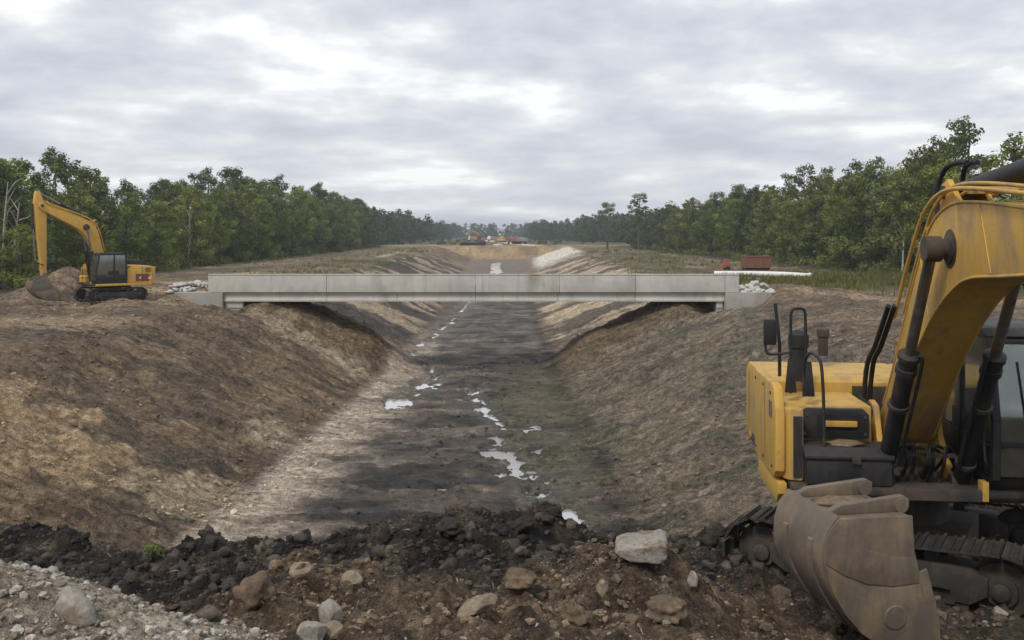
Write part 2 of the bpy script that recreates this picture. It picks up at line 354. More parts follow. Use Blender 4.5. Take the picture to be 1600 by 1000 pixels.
def m_paint(name, col, dirt=(.16, .115, .07), amount=.5, rough=.5, rust=True):
    m, t, b = mat_new(name); v = objvec(t)
    f = noise(t, 1.6, 6, .65, v, .4); g = noise(t, 14, 5, .7, v)
    mpn = N(t, 'ShaderNodeMapping'); mpn.inputs['Scale'].default_value = (3.2, 3.2, .9); wire(t, v, mpn.inputs[0])
    s = noise(t, 1.0, 7, .68, mpn.outputs[0], .8)
    c = mixn(t, 1.0, col, ramp(t, f, [(.3, .86), (.7, 1.08)]), 'MULTIPLY')
    k = ramp(t, mixn(t, .5, f, s), [(.47, 0.0), (.60, 1.0)])
    c = mixn(t, mixn(t, 1.0, k, (amount,) * 3, 'MULTIPLY'), c, dirt)
    sp_ = ramp(t, g, [(.60, 0.0), (.70, 1.0)])
    c = mixn(t, mixn(t, 1.0, sp_, (.55 * amount,) * 3, 'MULTIPLY'), c, (.10, .065, .04))
    wire(t, c, b.inputs['Base Color'])
    wire(t, ramp(t, mixn(t, .5, f, s), [(.4, rough), (.65, .9)]), b.inputs['Roughness'])
    b.inputs['Specular IOR Level'].default_value = .4
    bump(t, b, g, .12, .01); return m
def m_plain(name, col, rough=.6, metal=0, var=.25, scale=6):
    m, t, b = mat_new(name); v = objvec(t)
    f = noise(t, scale, 5, .65, v)
    c = mixn(t, 1.0, col, ramp(t, f, [(.3, 1 - var), (.7, 1 + var)]), 'MULTIPLY')
    wire(t, c, b.inputs['Base Color']); b.inputs['Roughness'].default_value = rough; b.inputs['Metallic'].default_value = metal
    bump(t, b, f, .15, .01); return m
def m_concrete(name='concrete', dim=1.0):
    m, t, b = mat_new(name); v = objvec(t)
    f = noise(t, .8, 7, .65, v); g = noise(t, 18, 4, .6, v)
    mpn = N(t, 'ShaderNodeMapping'); mpn.inputs['Scale'].default_value = (.8, 1, .3); wire(t, v, mpn.inputs[0])
    s = noise(t, 1.4, 5, .65, mpn.outputs[0])
    c = ramp(t, f, [(.3, (.40, .39, .365)), (.7, (.54, .525, .495))])
    c = mixn(t, 1.0, c, ramp(t, s, [(.30, .82), (.5, 1.0)]), 'MULTIPLY')
    c = mixn(t, 1.0, c, ramp(t, g, [(.3, .9), (.7, 1.06)]), 'MULTIPLY')
    st = ramp(t, noise(t, .55, 3, .5, mpn.outputs[0]), [(.62, 0.0), (.74, 1.0)])
    c = mixn(t, mixn(t, 1.0, st, (.5,) * 3, 'MULTIPLY'), c, (.17, .14, .10))
    md = N(t, 'ShaderNodeMapping'); md.inputs['Scale'].default_value = (2.6, 1, .22); wire(t, v, md.inputs[0])
    dr_ = ramp(t, noise(t, 1.2, 6, .7, md.outputs[0], .5), [(.56, 0.0), (.70, .42)]); c = mixn(t, dr_, c, (.20, .185, .16))
    c = mixn(t, 1.0, c, (dim, dim * .98, dim * .94), 'MULTIPLY')
    wire(t, c, b.inputs['Base Color']); b.inputs['Roughness'].default_value = .88
    bump(t, b, g, .2, .01); return m
def m_leaf(name, c0, c1):
    m, t, b = mat_new(name)
    a = N(t, 'ShaderNodeVertexColor', layer_name='Col').outputs[0]
    oi = N(t, 'ShaderNodeObjectInfo').outputs['Random']
    c = mixn(t, oi, c0, c1); c = mixn(t, 1.0, c, a, 'MULTIPLY')
    wire(t, c, b.inputs['Base Color']); b.inputs['Roughness'].default_value = .6; b.inputs['Specular IOR Level'].default_value = .3
    tr = N(t, 'ShaderNodeBsdfTranslucent'); wire(t, mixn(t, 1.0, c, (1.15, 1.25, .6), 'MULTIPLY'), tr.inputs[0])
    ms = N(t, 'ShaderNodeMixShader'); ms.inputs[0].default_value = .32
    out = t.nodes['Material Output']
    wire(t, b.outputs[0], ms.inputs[1]); wire(t, tr.outputs[0], ms.inputs[2]); wire(t, ms.outputs[0], out.inputs[0]); return m
def m_glass():
    m, t, b = mat_new('glass'); t.nodes.remove(b)
    tr = N(t, 'ShaderNodeBsdfTransparent'); tr.inputs[0].default_value = (.62, .70, .66, 1)
    gl = N(t, 'ShaderNodeBsdfGlossy'); gl.inputs['Roughness'].default_value = .06; gl.inputs[0].default_value = (.9, .95, .95, 1)
    df = N(t, 'ShaderNodeBsdfDiffuse'); df.inputs[0].default_value = (.30, .28, .24, 1)
    lw = N(t, 'ShaderNodeFresnel'); lw.inputs[0].default_value = 1.6
    a = N(t, 'ShaderNodeMixShader'); wire(t, M('ADD', lw.outputs[0], .12, t), a.inputs[0]); wire(t, tr.outputs[0], a.inputs[1]); wire(t, gl.outputs[0], a.inputs[2])
    d = N(t, 'ShaderNodeMixShader'); wire(t, ramp(t, noise(t, 3, 5, .6, objvec(t)), [(.35, .06), (.75, .30)]), d.inputs[0])
    wire(t, a.outputs[0], d.inputs[1]); wire(t, df.outputs[0], d.inputs[2])
    wire(t, d.outputs[0], t.nodes['Material Output'].inputs[0]); return m
def m_water():
    m, t, b = mat_new('water'); v = objvec(t)
    b.inputs['Base Color'].default_value = (.62, .62, .62, 1); b.inputs['Metallic'].default_value = .6; b.inputs['Roughness'].default_value = .14
    b.inputs['Specular IOR Level'].default_value = .5; b.inputs['IOR'].default_value = 1.7
    bump(t, b, noise(t, 2.5, 3, .5, v), .12, .03); return m
MT = dict(
    soil=m_soil(), clod=m_clod('clod_soil'), pebble=m_clod('pebble_stone', .9),
    rock=m_rock('grey_rock', (.20, .18, .155), (.31, .285, .25), (.40, .375, .335)),
    tanrock=m_rock('tan_rock', (.16, .125, .085), (.26, .21, .15), (.36, .31, .24)),
    clodrock=m_rock('black_muck', (.022, .019, .017), (.042, .035, .029), (.075, .06, .047)),
    browncl=m_rock('brown_clay', (.085, .062, .043), (.14, .102, .068), (.21, .155, .105)),
    rubble=m_rock('broken_concrete', (.28, .27, .25), (.50, .49, .465), (.66, .65, .62)),
    yellow=m_paint('yellow_paint', (.56, .335, .065), (.27, .20, .125), .75), cyellow=m_paint('clean_yellow_paint', (.62, .36, .06), (.30, .22, .13), .5),
    orange=m_paint('orange_paint', (.42, .20, .08)), red=m_paint('red_paint', (.33, .10, .075)),
    rust=m_paint('rusty_paint', (.20, .085, .055), (.15, .085, .055), .8),
    dyellow=m_paint('dirty_yellow_paint', (.30, .20, .07), (.17, .125, .08), .95), white=m_paint('white_paint', (.78, .77, .74), (.45, .40, .34), .3), grey=m_paint('grey_paint', (.22, .225, .23)),
    black=m_paint('black_paint', (.018, .019, .022), (.10, .075, .052), .35, .45), dsteel=m_paint('dark_steel', (.035, .031, .028), (.12, .088, .058), .7, .6),
    rubber=m_plain('rubber', (.02, .02, .021), .65), chrome=m_plain('chrome_rod', (.24, .215, .19), .32, .85, .3),
    bucket=m_paint('worn_bucket_steel', (.130, .108, .086), (.23, .168, .108), .9, .5), mud=m_plain('dried_mud', (.17, .125, .082), .95, 0, .4, 12),
    decal=m_paint('decal_brown', (.17, .055, .04), amount=.25), glass=m_glass(), mirror=m_plain('mirror_face', (.5, .5, .52), .12, .9, .05),
    concrete=m_concrete(), oldconcrete=m_concrete('weathered_concrete', .66), water=m_water(), bark=m_plain('bark', (.085, .072, .058), .95, 0, .4, 8), palebark=m_plain('pale_bark', (.34, .31, .27), .95, 0, .35, 5),
    leaf=m_leaf('leaf', (.090, .118, .033), (.190, .200, .056)), leafdark=m_leaf('leaf_dark', (.066, .092, .033), (.125, .140, .045)),
    leafbright=m_leaf('leaf_bright', (.13, .17, .038), (.18, .21, .05)), grass=m_leaf('grass', (.11, .125, .042), (.13, .14, .05)),
    seat=m_plain('seat_cloth', (.03, .03, .032), .9),
)

# ------------------------------------------------------------------ mesh helpers
def tag(o, label=None, cat=None, group=None, kind=None):
    for k, v in (('label', label), ('category', cat), ('group', group), ('kind', kind)):
        if v: o[k] = v
    return o
def add(name, me, mat=None, parent=None):
    o = bpy.data.objects.new(name, me); C.objects.link(o)
    if mat is not None and me is not None and not me.materials: me.materials.append(MT[mat] if isinstance(mat, str) else mat)
    if parent is not None: o.parent = parent
    return o
def empty(name, loc=(0, 0, 0), rz=0):
    o = bpy.data.objects.new(name, None); C.objects.link(o); o.location = loc; o.rotation_euler = (0, 0, rz); o.empty_display_size = .2
    return o
def finish(bm, name, ang=35):
    bmesh.ops.recalc_face_normals(bm, faces=bm.faces)
    for f in bm.faces: f.smooth = True
    for ed in bm.edges:
        if len(ed.link_faces) != 2 or ed.calc_face_angle(0) > R(ang): ed.smooth = False
    me = bpy.data.meshes.new(name); bm.to_mesh(me); bm.free(); return me
def npmesh(name, co, faces, col=None, smooth=True):
    co = np.asarray(co, np.float32); faces = np.asarray(faces, np.int32); k = faces.shape[1]
    me = bpy.data.meshes.new(name)
    me.vertices.add(len(co)); me.vertices.foreach_set('co', co.ravel())
    me.loops.add(faces.size); me.loops.foreach_set('vertex_index', faces.ravel())
    me.polygons.add(len(faces)); me.polygons.foreach_set('loop_start', np.arange(0, faces.size, k, dtype=np.int32))
    me.polygons.foreach_set('use_smooth', np.full(len(faces), smooth))
    me.update(calc_edges=True)
    if col is not None:
        at = me.color_attributes.new('Col', 'FLOAT_COLOR', 'POINT')
        at.data.foreach_set('color', np.c_[col, np.ones(len(col))].astype(np.float32).ravel())
    return me
def bevel(bm, w, ang=28, seg=2):
    if w <= 0: return
    es = [ed for ed in bm.edges if len(ed.link_faces) == 2 and ed.calc_face_angle(0) > R(ang)]
    bmesh.ops.bevel(bm, geom=es, offset=w, segments=seg, affect='EDGES', profile=.6, clamp_overlap=True)
def bm_prism(bm, prof, x0, x1, axis='x'):
    def P(a, b, h): return {'x': (h, a, b), 'y': (a, h, b), 'z': (a, b, h)}[axis]
    v0 = [bm.verts.new(P(a, b, x0)) for a, b in prof]; v1 = [bm.verts.new(P(a, b, x1)) for a, b in prof]
    n = len(prof); bm.faces.new(v0[::-1]); bm.faces.new(v1)
    for i in range(n): bm.faces.new((v0[i], v0[(i + 1) % n], v1[(i + 1) % n], v1[i]))
def prism(name, prof, x0, x1, mat, parent, bev=.0, axis='x', seg=2):
    bm = bmesh.new(); bm_prism(bm, prof, x0, x1, axis); bmesh.ops.recalc_face_normals(bm, faces=bm.faces); bevel(bm, bev, seg=seg)
    return add(name, finish(bm, name), mat, parent)
def bm_box(bm, x0, x1, y0, y1, z0, z1): bm_prism(bm, [(y0, z0), (y1, z0), (y1, z1), (y0, z1)], x0, x1)
def box(name, b, mat, parent, bev=.012):
    bm = bmesh.new(); bm_box(bm, *b); bmesh.ops.recalc_face_normals(bm, faces=bm.faces); bevel(bm, bev)
    return add(name, finish(bm, name), mat, parent)
def bm_cyl(bm, p0, p1, r0, r1=None, n=20, caps=True):
    r1 = r0 if r1 is None else r1; p0, p1 = Vector(p0), Vector(p1); d = p1 - p0
    q = d.to_track_quat('Z', 'Y'); a = []; b = []
    for i in range(n):
        t = 2 * math.pi * i / n; u = q @ Vector((math.cos(t), math.sin(t), 0))
        a.append(bm.verts.new(p0 + u * r0)); b.append(bm.verts.new(p1 + u * r1))
    for i in range(n): bm.faces.new((a[i], a[(i + 1) % n], b[(i + 1) % n], b[i]))
    if caps: bm.faces.new(a[::-1]); bm.faces.new(b)
def cyl(name, p0, p1, r, mat, parent, r1=None, n=20, bev=0):
    bm = bmesh.new(); bm_cyl(bm, p0, p1, r, r1, n); bevel(bm, bev, 50)
    return add(name, finish(bm, name), mat, parent)
def bm_rings(bm, p0, p1, rs, n=20):
    """lathe along p0->p1 with (t, radius) stations"""
    p0, p1 = Vector(p0), Vector(p1); d = p1 - p0; q = d.to_track_quat('Z', 'Y'); rings = []
    for t, r in rs:
        c = p0 + d * t; rings.append([bm.verts.new(c + q @ Vector((math.cos(2 * math.pi * i / n) * r, math.sin(2 * math.pi * i / n) * r, 0))) for i in range(n)])
    for A, B in zip(rings[:-1], rings[1:]):
        for i in range(n): bm.faces.new((A[i], A[(i + 1) % n], B[(i + 1) % n], B[i]))
    bm.faces.new(rings[0][::-1]); bm.faces.new(rings[-1])
def smooth_pts(pts, k=6):
    pts = [Vector(p) for p in pts]
    if len(pts) < 3: return pts
    P = [pts[0] * 2 - pts[1]] + pts + [pts[-1] * 2 - pts[-2]]; out = []
    for i in range(1, len(P) - 2):
        for j in range(k):
            t = j / k; a, b, c, d = P[i - 1], P[i], P[i + 1], P[i + 2]
            out.append(.5 * ((2 * b) + (c - a) * t + (2 * a - 5 * b + 4 * c - d) * t * t + (3 * b - a - 3 * c + d) * t ** 3))
    return out + [pts[-1]]
def bm_tube(bm, pts, r, n=8, rad=None):
    pts = [Vector(p) for p in pts]; rings = []; up = Vector((.31, .2, .93))
    for i, p in enumerate(pts):
        d = (pts[min(i + 1, len(pts) - 1)] - pts[max(i - 1, 0)]).normalized()
        s = d.cross(up); s = s.normalized() if s.length > 1e-4 else Vector((1, 0, 0)); u = s.cross(d).normalized(); up = u
        rr = r if rad is None else rad[i]
        rings.append([bm.verts.new(p + (s * math.cos(2 * math.pi * k / n) + u * math.sin(2 * math.pi * k / n)) * rr) for k in range(n)])
    for A, B in zip(rings[:-1], rings[1:]):
        for i in range(n): bm.faces.new((A[i], A[(i + 1) % n], B[(i + 1) % n], B[i]))
    bm.faces.new(rings[0][::-1]); bm.faces.new(rings[-1])
def tube(name, pts, r, mat, parent, sm=True, n=8):
    bm = bmesh.new(); bm_tube(bm, smooth_pts(pts) if sm else pts, r, n); return add(name, finish(bm, name, 60), mat, parent)

# ------------------------------------------------------------------ ground sheet
def build_ground():
    ys = [-25, -18, -12, -8, -5, -2.5, -.5, 1, 2, 2.8]
    y = 3.2
    while y < 130: ys.append(y); y *= 1.0040 if 6 < y < 15 else 1.0048 if y < 70 else 1.0065
    while y < 420: ys.append(y); y *= 1.010
    while y < 6000: ys.append(y); y *= 1.06
    ys = np.array(ys)
    s = np.linspace(-.55, .55, 600)
    o = .55 + .0018 * np.cumsum(1.09 ** np.arange(62))
    s = np.r_[-o[::-1], s, o]
    X = np.outer(np.hypot(ys, 5.0), s); Y = np.repeat(ys[:, None], len(s), 1)
    Z = np.empty_like(X); col = np.empty(X.shape + (3,))
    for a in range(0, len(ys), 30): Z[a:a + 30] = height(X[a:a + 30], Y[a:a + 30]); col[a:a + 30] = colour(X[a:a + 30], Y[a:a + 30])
    nr, nc = X.shape; i = np.arange(nr * nc).reshape(nr, nc)
    fc = np.stack([i[:-1, :-1], i[:-1, 1:], i[1:, 1:], i[1:, :-1]], -1).reshape(-1, 4)
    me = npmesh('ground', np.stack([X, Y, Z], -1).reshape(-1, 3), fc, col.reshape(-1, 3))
    fo = masks(X, Y)[5] * (1 - sst(150, 220, Y)) * sst(.6, 3.2, X - toeL(Y)) * sst(-.2, 1.2, toeR(Y) - X)
    at = me.attributes.new('Wet', 'FLOAT', 'POINT'); at.data.foreach_set('value', (fo * (.55 + .45 * sst(-.2, .3, fbm(X * .3, Y * .5, 3, 59)))).astype(np.float32).ravel())
    return tag(add('ground', me, 'soil'), kind='structure')
build_ground()
def hz(x, y): return float(height(np.array([x]), np.array([y]))[0])

wme = npmesh('water', [(-9, 24, WATER), (9, 24, WATER), (14, 310, WATER), (-11, 310, WATER)], [(0, 1, 2, 3)])
tag(add('water', wme, 'water'), kind='structure')

# ------------------------------------------------------------------ loose clods, pebbles (uncountable)
def ico(sub):
    bm = bmesh.new(); bmesh.ops.create_icosphere(bm, subdivisions=sub, radius=1); v = np.array([p.co[:] for p in bm.verts]); f = np.array([[q.index for q in p.verts] for p in bm.faces]); bm.free(); return v, f
I1, I2, I4 = ico(1), ico(2), ico(4)
def chunk(v, r, cuts=9, depth=.62, jit=.1):
    nrm = r.normal(size=(cuts, 3)); nrm /= np.linalg.norm(nrm, axis=1)[:, None]; d = r.uniform(depth, 1.0, cuts)
    dot = v @ nrm.T; k = np.where(dot > .05, d / np.maximum(dot, .05), 9).min(1); k = np.minimum(k, 1)
    return v * (k * (1 + jit * r.normal(size=len(v))))[:, None]
def lump(v, r, amp=.42):
    o = r.uniform(0, 50, 3); q = v * 1.7 + o; n = pn(q[:, 0], q[:, 1], 3) + pn(q[:, 1], q[:, 2], 4) + pn(q[:, 2], q[:, 0], 5); q = q * 2.7
    n = n + .6 * (pn(q[:, 0], q[:, 1], 6) + pn(q[:, 1], q[:, 2], 7)); return v * (1 + amp * n)[:, None]
def scatter(name, n, pos, size, colfn, mat, tmpl, label, cat, sink=.25, flat=(.55, 1), jit=.1, crumb=False):
    var = [lump(tmpl[0], rng) if crumb else chunk(tmpl[0], rng, jit=jit) for _ in range(14)]
    X, Y = pos(n); n = len(X); Z = height(X, Y); S = size(n, X, Y); cc = colfn(X, Y)
    V, Fc, K = [], [], []
    nv = len(tmpl[0]); a = rng.uniform(0, 6.283, n); fz = rng.uniform(*flat, n); ax = rng.uniform(.75, 1.3, n)
    for i in range(n):
        v = var[i % 14] * (S[i] * ax[i], S[i] / ax[i], S[i] * fz[i]); c, s = math.cos(a[i]), math.sin(a[i])
        tl = rng.uniform(-.5, .5); ct, st_ = math.cos(tl), math.sin(tl)
        x, y, z = v[:, 0], v[:, 1] * ct - v[:, 2] * st_, v[:, 1] * st_ + v[:, 2] * ct
        V.append(np.c_[x * c - y * s + X[i], x * s + y * c + Y[i], z + Z[i] + S[i] * fz[i] * (1 - 2 * sink) * .6])
        Fc.append(tmpl[1] + i * nv)
    K = np.repeat(cc, nv, 0)
    me = npmesh(name, np.vstack(V), np.vstack(Fc), K, smooth=crumb)
    return tag(add(name, me, mat), label, cat, kind='stuff')
def p_plug(n):
    Y = 4.5 + 11 * rng.random(n) ** .85; X = rng.uniform(-.56, .56, n) * (Y + 1); k = (gravelmask(X, Y) < .4) & (pn(X * .8, Y * .8, 301) + .25 * rng.normal(size=n) > -.1); return X[k], Y[k]
scatter('soil_crumbs', 22000, p_plug, lambda n, x, y: .012 + .03 * rng.random(n) ** 3, lambda x, y: colour(x, y) * rng.uniform(.7, 1.7, len(x))[:, None], 'clod', I1, 'fine crumbs of soil over the foreground heap', 'soil crumbs', jit=.14)
scatter('clods', 2600, p_plug, lambda n, x, y: .018 + .06 * rng.random(n) ** 4, lambda x, y: colour(x, y) * rng.uniform(.75, 1.5, len(x))[:, None], 'clod', I2, 'loose soil clods over the foreground heap', 'soil clods', crumb=True, sink=.45)
def p_black(n):
    Y = 13.2 + np.abs(rng.normal(0, 1, n)) * np.where(rng.random(n) < .5, -1.0, 2.6); X = rng.uniform(-.55, .30, n) * Y; return X, Y
scatter('muck_lumps', 3200, p_black, lambda n, x, y: .018 + .085 * rng.random(n) ** 4, lambda x, y: (.5 * colour(x, y) + .5 * np.array([.05, .042, .035])) * rng.uniform(.6, 1.8, len(x))[:, None], 'clod', I2, 'black muck lumps along the ridge', 'muck lumps', crumb=True, sink=.42)
def p_grav(n):
    X = rng.uniform(-6.5, -.8, n); Y = rng.uniform(3.4, 8.0, n); k = gravelmask(X, Y) > rng.random(n) * .8 + .15; return X[k], Y[k]
gcol = np.array([[.30, .26, .20], [.36, .33, .28], [.24, .20, .15], [.40, .37, .33], [.20, .17, .14]])
scatter('gravel', 9000, p_grav, lambda n, x, y: .009 + .032 * rng.random(n) ** 3.5, lambda x, y: gcol[rng.integers(0, 5, len(x))] * rng.uniform(.8, 1.2, len(x))[:, None], 'pebble', I1, 'pale gravel and pebbles in the lower left corner', 'gravel', jit=.05)
def p_peb(n):
    Y = rng.uniform(5.5, 11.5, n); X = rng.uniform(-.45, .55, n) * Y; k = gravelmask(X, Y) < .3; return X[k], Y[k]
scatter('pebbles', 700, p_peb, lambda n, x, y: .008 + .03 * rng.random(n) ** 4, lambda x, y: gcol[rng.integers(0, 5, len(x))] * rng.uniform(.7, 1.1, len(x))[:, None], 'pebble', I1, 'small pale stones strewn over the brown heap', 'pebbles', jit=.05)
def p_slope(n):
    Y = 18 + 50 * rng.random(n) ** 1.3; X = rng.uniform(-.56, .45, n) * Y
    k = ((X < toeL(Y) + .6) | (X > toeR(Y) - .5)) & (pn(X * .4, Y * .4, 311) + .3 * rng.normal(size=n) > 0); return X[k], Y[k]
def p_floor(n):
    Y = 20 + 45 * rng.random(n) ** 1.2; X = toeL(Y) + rng.random(n) * (toeR(Y) - toeL(Y)); k = (wetness(X, Y) < .3) & (pn(X * .5, Y * .5, 321) + .3 * rng.normal(size=n) > .05); return X[k], Y[k]
scatter('mud_lumps', 4500, p_floor, lambda n, x, y: .02 + .075 * rng.random(n) ** 4, lambda x, y: colour(x, y) * rng.uniform(.6, 1.5, len(x))[:, None], 'clod', I1, 'small mud lumps over the canal floor', 'mud lumps', jit=.14)
scatter('slope_crumbs', 26000, p_slope, lambda n, x, y: .02 + .09 * rng.random(n) ** 4, lambda x, y: colour(x, y) * rng.uniform(.7, 1.6, len(x))[:, None], 'clod', I1, 'crumbled soil over the cut slopes', 'soil crumbs', jit=.14)

# ------------------------------------------------------------------ boulders and big lumps, one by one
def boulder(name, px, py, w, h, mat, label, cat, seed, Y=None, ratio=1.0, rot=0, cuts=11, depth=.55, tilt=0, group=None, lift=0, rz=None):
    """a boulder w x h metres whose foot is at the ground point under pixel (px, py)"""
    r = np.random.default_rng(seed)
    x, y, z = gpx(px, py)
    v = chunk(I4[0], r, cuts, depth, 0) if mat not in ('clodrock', 'browncl') else lump(I4[0], r, .17); nn = fbm(v[:, 0] * 1.6 + seed, v[:, 1] * 1.6 + v[:, 2] * 1.1, 4, seed) 
    v = v * (1 + (.07 if mat not in ('clodrock', 'browncl') else .10) * nn)[:, None]
    if mat in ('clodrock', 'browncl'): v = v * (1 + .05 * billow(v[:, 0] * 4 + seed, v[:, 1] * 4 + v[:, 2] * 3, 3, seed + 5))[:, None]
    v = (v - (v.max(0) + v.min(0)) / 2) / (v.max(0) - v.min(0)) * (w * .88, w * ratio * .88, h * .88)
    me = npmesh(name, v, I4[1], smooth=True)
    bm = bmesh.new(); bm.from_mesh(me)
    for ed in bm.edges:
        if ed.calc_face_angle(0) > R(24) and mat not in ('clodrock', 'browncl'): ed.smooth = False
    bm.to_mesh(me); bm.free()
    o = add(name, me, mat); o.location = (x, y, hz(x, y) + h * .24 + lift); o.rotation_euler = (R(tilt), R(rot), seed * .7 if rz is None else R(rz))
    return tag(o, label, cat, group)
def gpx(x, y):
    Y = 3 * np.exp(np.linspace(0, math.log(100), 5000)); X = (x - 775) / F * Y; zr = CAMZ - (y - 365) / F * Y
    k = np.argmax(height(X, Y) >= zr); return float(X[k]), float(Y[k]), float(zr[k])
BL = [
 ('boulder', 118, 966, .33, .20, 'rock', 'big smooth grey boulder on the gravel in the lower left corner', 'boulder', 1, dict(ratio=.62, rot=32, cuts=7, depth=.5, rz=-20)),
 ('stone', 549, 921, .25, .22, 'tanrock', 'pointed pale stone on the far rim of the brown heap', 'stone', 3, dict(ratio=.8)),
 ('stone', 516, 976, .21, .24, 'rock', 'rounded grey stone upright on the brown heap front', 'stone', 4, dict(ratio=.9, cuts=10, depth=.5)),
 ('stone', 487, 999, .23, .16, 'rock', 'grey stone at the bottom edge left of the small tan one', 'stone', 5, dict(cuts=10)),
 ('stone', 521, 999, .16, .17, 'tanrock', 'small tan stone at the bottom edge below the upright stone', 'stone', 6, dict(cuts=10)),
 ('stone', 470, 903, .22, .16, 'tanrock', 'tan angular stone beside the large brown clay lump', 'stone', 9, dict(cuts=10)),
 ('stone', 745, 953, .40, .13, 'tanrock', 'long flat tan stone half buried mid heap', 'stone', 10, dict(ratio=.5, rot=-16)),
 ('stone', 941, 930, .11, .17, 'tanrock', 'narrow pale stone left below the perched slab', 'stone', 11, dict(rot=25)),
 ('stone', 1082, 920, .14, .21, 'rock', 'upright pale stone right below the perched slab', 'stone', 12, dict(ratio=.7)),
 ('stone', 1563, 964, .18, .13, 'rock', 'round pale stone in front of the near tracks', 'stone', 15, dict(cuts=10, depth=.5)),
 ('muck_lump', 601, 850, .24, .40, 'clodrock', 'tall black muck lump standing on the ridge', 'muck lump', 21, dict(ratio=.8, cuts=7, depth=.7)),
 ('muck_lump', 815, 830, .42, .24, 'clodrock', 'black muck slab leaning on the ridge right of centre', 'muck lump', 22, dict(ratio=.6, rot=28)),
 ('muck_lump', 700, 832, .42, .26, 'clodrock', 'broad black muck lump at the ridge top', 'muck lump', 23, dict(cuts=8)),
 ('muck_lump', 1120, 838, .34, .22, 'clodrock', 'black muck lump on the ridge beside the near track', 'muck lump', 24, dict()),
 ('clay_lump', 398, 940, .36, .32, 'browncl', 'large brown clay lump at the left of the heap', 'clay lump', 25, dict(cuts=9, depth=.65)),
 ('clay_lump', 812, 918, .32, .22, 'browncl', 'brown clay lump left of the perched slab', 'clay lump', 27, dict()),
 ('clay_lump', 1040, 965, .36, .22, 'browncl', 'brown clay lump below the perched slab', 'clay lump', 28, dict()),
 ('clay_lump', 900, 975, .3, .2, 'browncl', 'brown clay lump at the heap front right of centre', 'clay lump', 30, dict()),
]
for nm, px, py, w, h, mt, lb, ct, sd_, kw in BL: boulder(nm, px, py, w, h, mt, lb, ct, sd_, **kw)

def slab():
    prof = [(-.30, -.02), (-.27, .03), (-.12, .07), (.20, .145), (.27, .12), (.275, -.04), (.19, -.12), (-.10, -.12), (-.24, -.07)]
    bm = bmesh.new(); bm_prism(bm, prof, -.2, .22, 'y'); bmesh.ops.recalc_face_normals(bm, faces=bm.faces); bevel(bm, .014, 20, 1)
    bmesh.ops.triangulate(bm, faces=bm.faces); bmesh.ops.subdivide_edges(bm, edges=bm.edges, cuts=5, use_grid_fill=True)
    for v in bm.verts:
        x, y, z = v.co; n = float(fbm(np.array([x * 7 + z * 5]), np.array([y * 7 - z * 4]), 4, 9)[0]); v.co += v.co.normalized() * n * .018
    x, y, z = gpx(1003, 878); o = add('stone_slab', finish(bm, 'stone_slab', 30), 'rock'); o.location = (x, y, hz(x, y) + .12); o.rotation_euler = (R(8), R(2), R(-8)); o.scale = (.72, .72, .62)
    tag(o, 'flat pale stone slab perched on the brown mound', 'stone slab')
slab()

# ------------------------------------------------------------------ bridge
def build_bridge():
    YB = 60.0; k = F / YB; fx = lambda px: (px - 775) / k
    b = empty('bridge', (fx(740), YB, 0)); ox = fx(740)
    tag(b, 'long grey precast concrete bridge across the canal', 'bridge')
    X = lambda px: fx(px) - ox
    xs = [325, 510, 743, 874, 993, 1133, 1155]
    for a, c in zip(xs[:-1], xs[1:]):
        g = .012
        p = box('fascia_panel', (X(a) + g, X(c) - g, 0, .32, .56, 1.60), 'concrete', b, .015)
        box('coping', (X(a) + g, X(c) - g, -.03, .36, 1.602, 1.66), 'concrete', p, .012)
    gs = [348, 510, 620, 743, 872, 993, 1133]
    for a, c in zip(gs[:-1], gs[1:]):
        bm = bmesh.new(); bm_prism(bm, [(.16, -.01), (.62, -.01), (.62, .10), (.50, .18), (.50, .53), (.22, .53), (.22, .18), (.16, .10)], X(a) + .012, X(c) - .012)
        bmesh.ops.recalc_face_normals(bm, faces=bm.faces); bevel(bm, .01)
        add('girder', finish(bm, 'girder'), 'concrete', b)
    for yy in (2.0, 3.8): box('girder', (X(348), X(1133), yy, yy + .5, .0, .55), 'concrete', b, .01)
    box('deck', (X(327), X(1153), .33, 5.2, .58, .95), 'concrete', b, .01)
    box('kerb', (X(327), X(1153), 4.8, 5.2, .955, 1.15), 'concrete', b, .01)
    for px0, px1, s in ((272, 348, 0), (1133, 1206, 1)):
        if s: prof = [(X(px0), -1.6), (X(px1), -1.6), (X(px1), .545), (X(px0), .545)]
        else: prof = [(X(px1), -1.4), (X(px0), -1.4), (X(px0), .545), (X(px1), .545)]
        prism('abutment', prof, -.06, 5.3, 'oldconcrete', b, .02, axis='y')
    box('pier', (X(349), X(378), .35, 4.9, -1.9, -.02), 'oldconcrete', b, .02)
    box('pier', (X(1121), X(1132), .35, 4.9, -2.2, -.02), 'oldconcrete', b, .02)
    for px0, px1 in ((349, 378), (1120, 1132)): box('bearing_seat', (X(px0) + .05, X(px1) - .05, .3, .36, -.4, -.03), 'concrete', b, .01)
    return b
build_bridge()
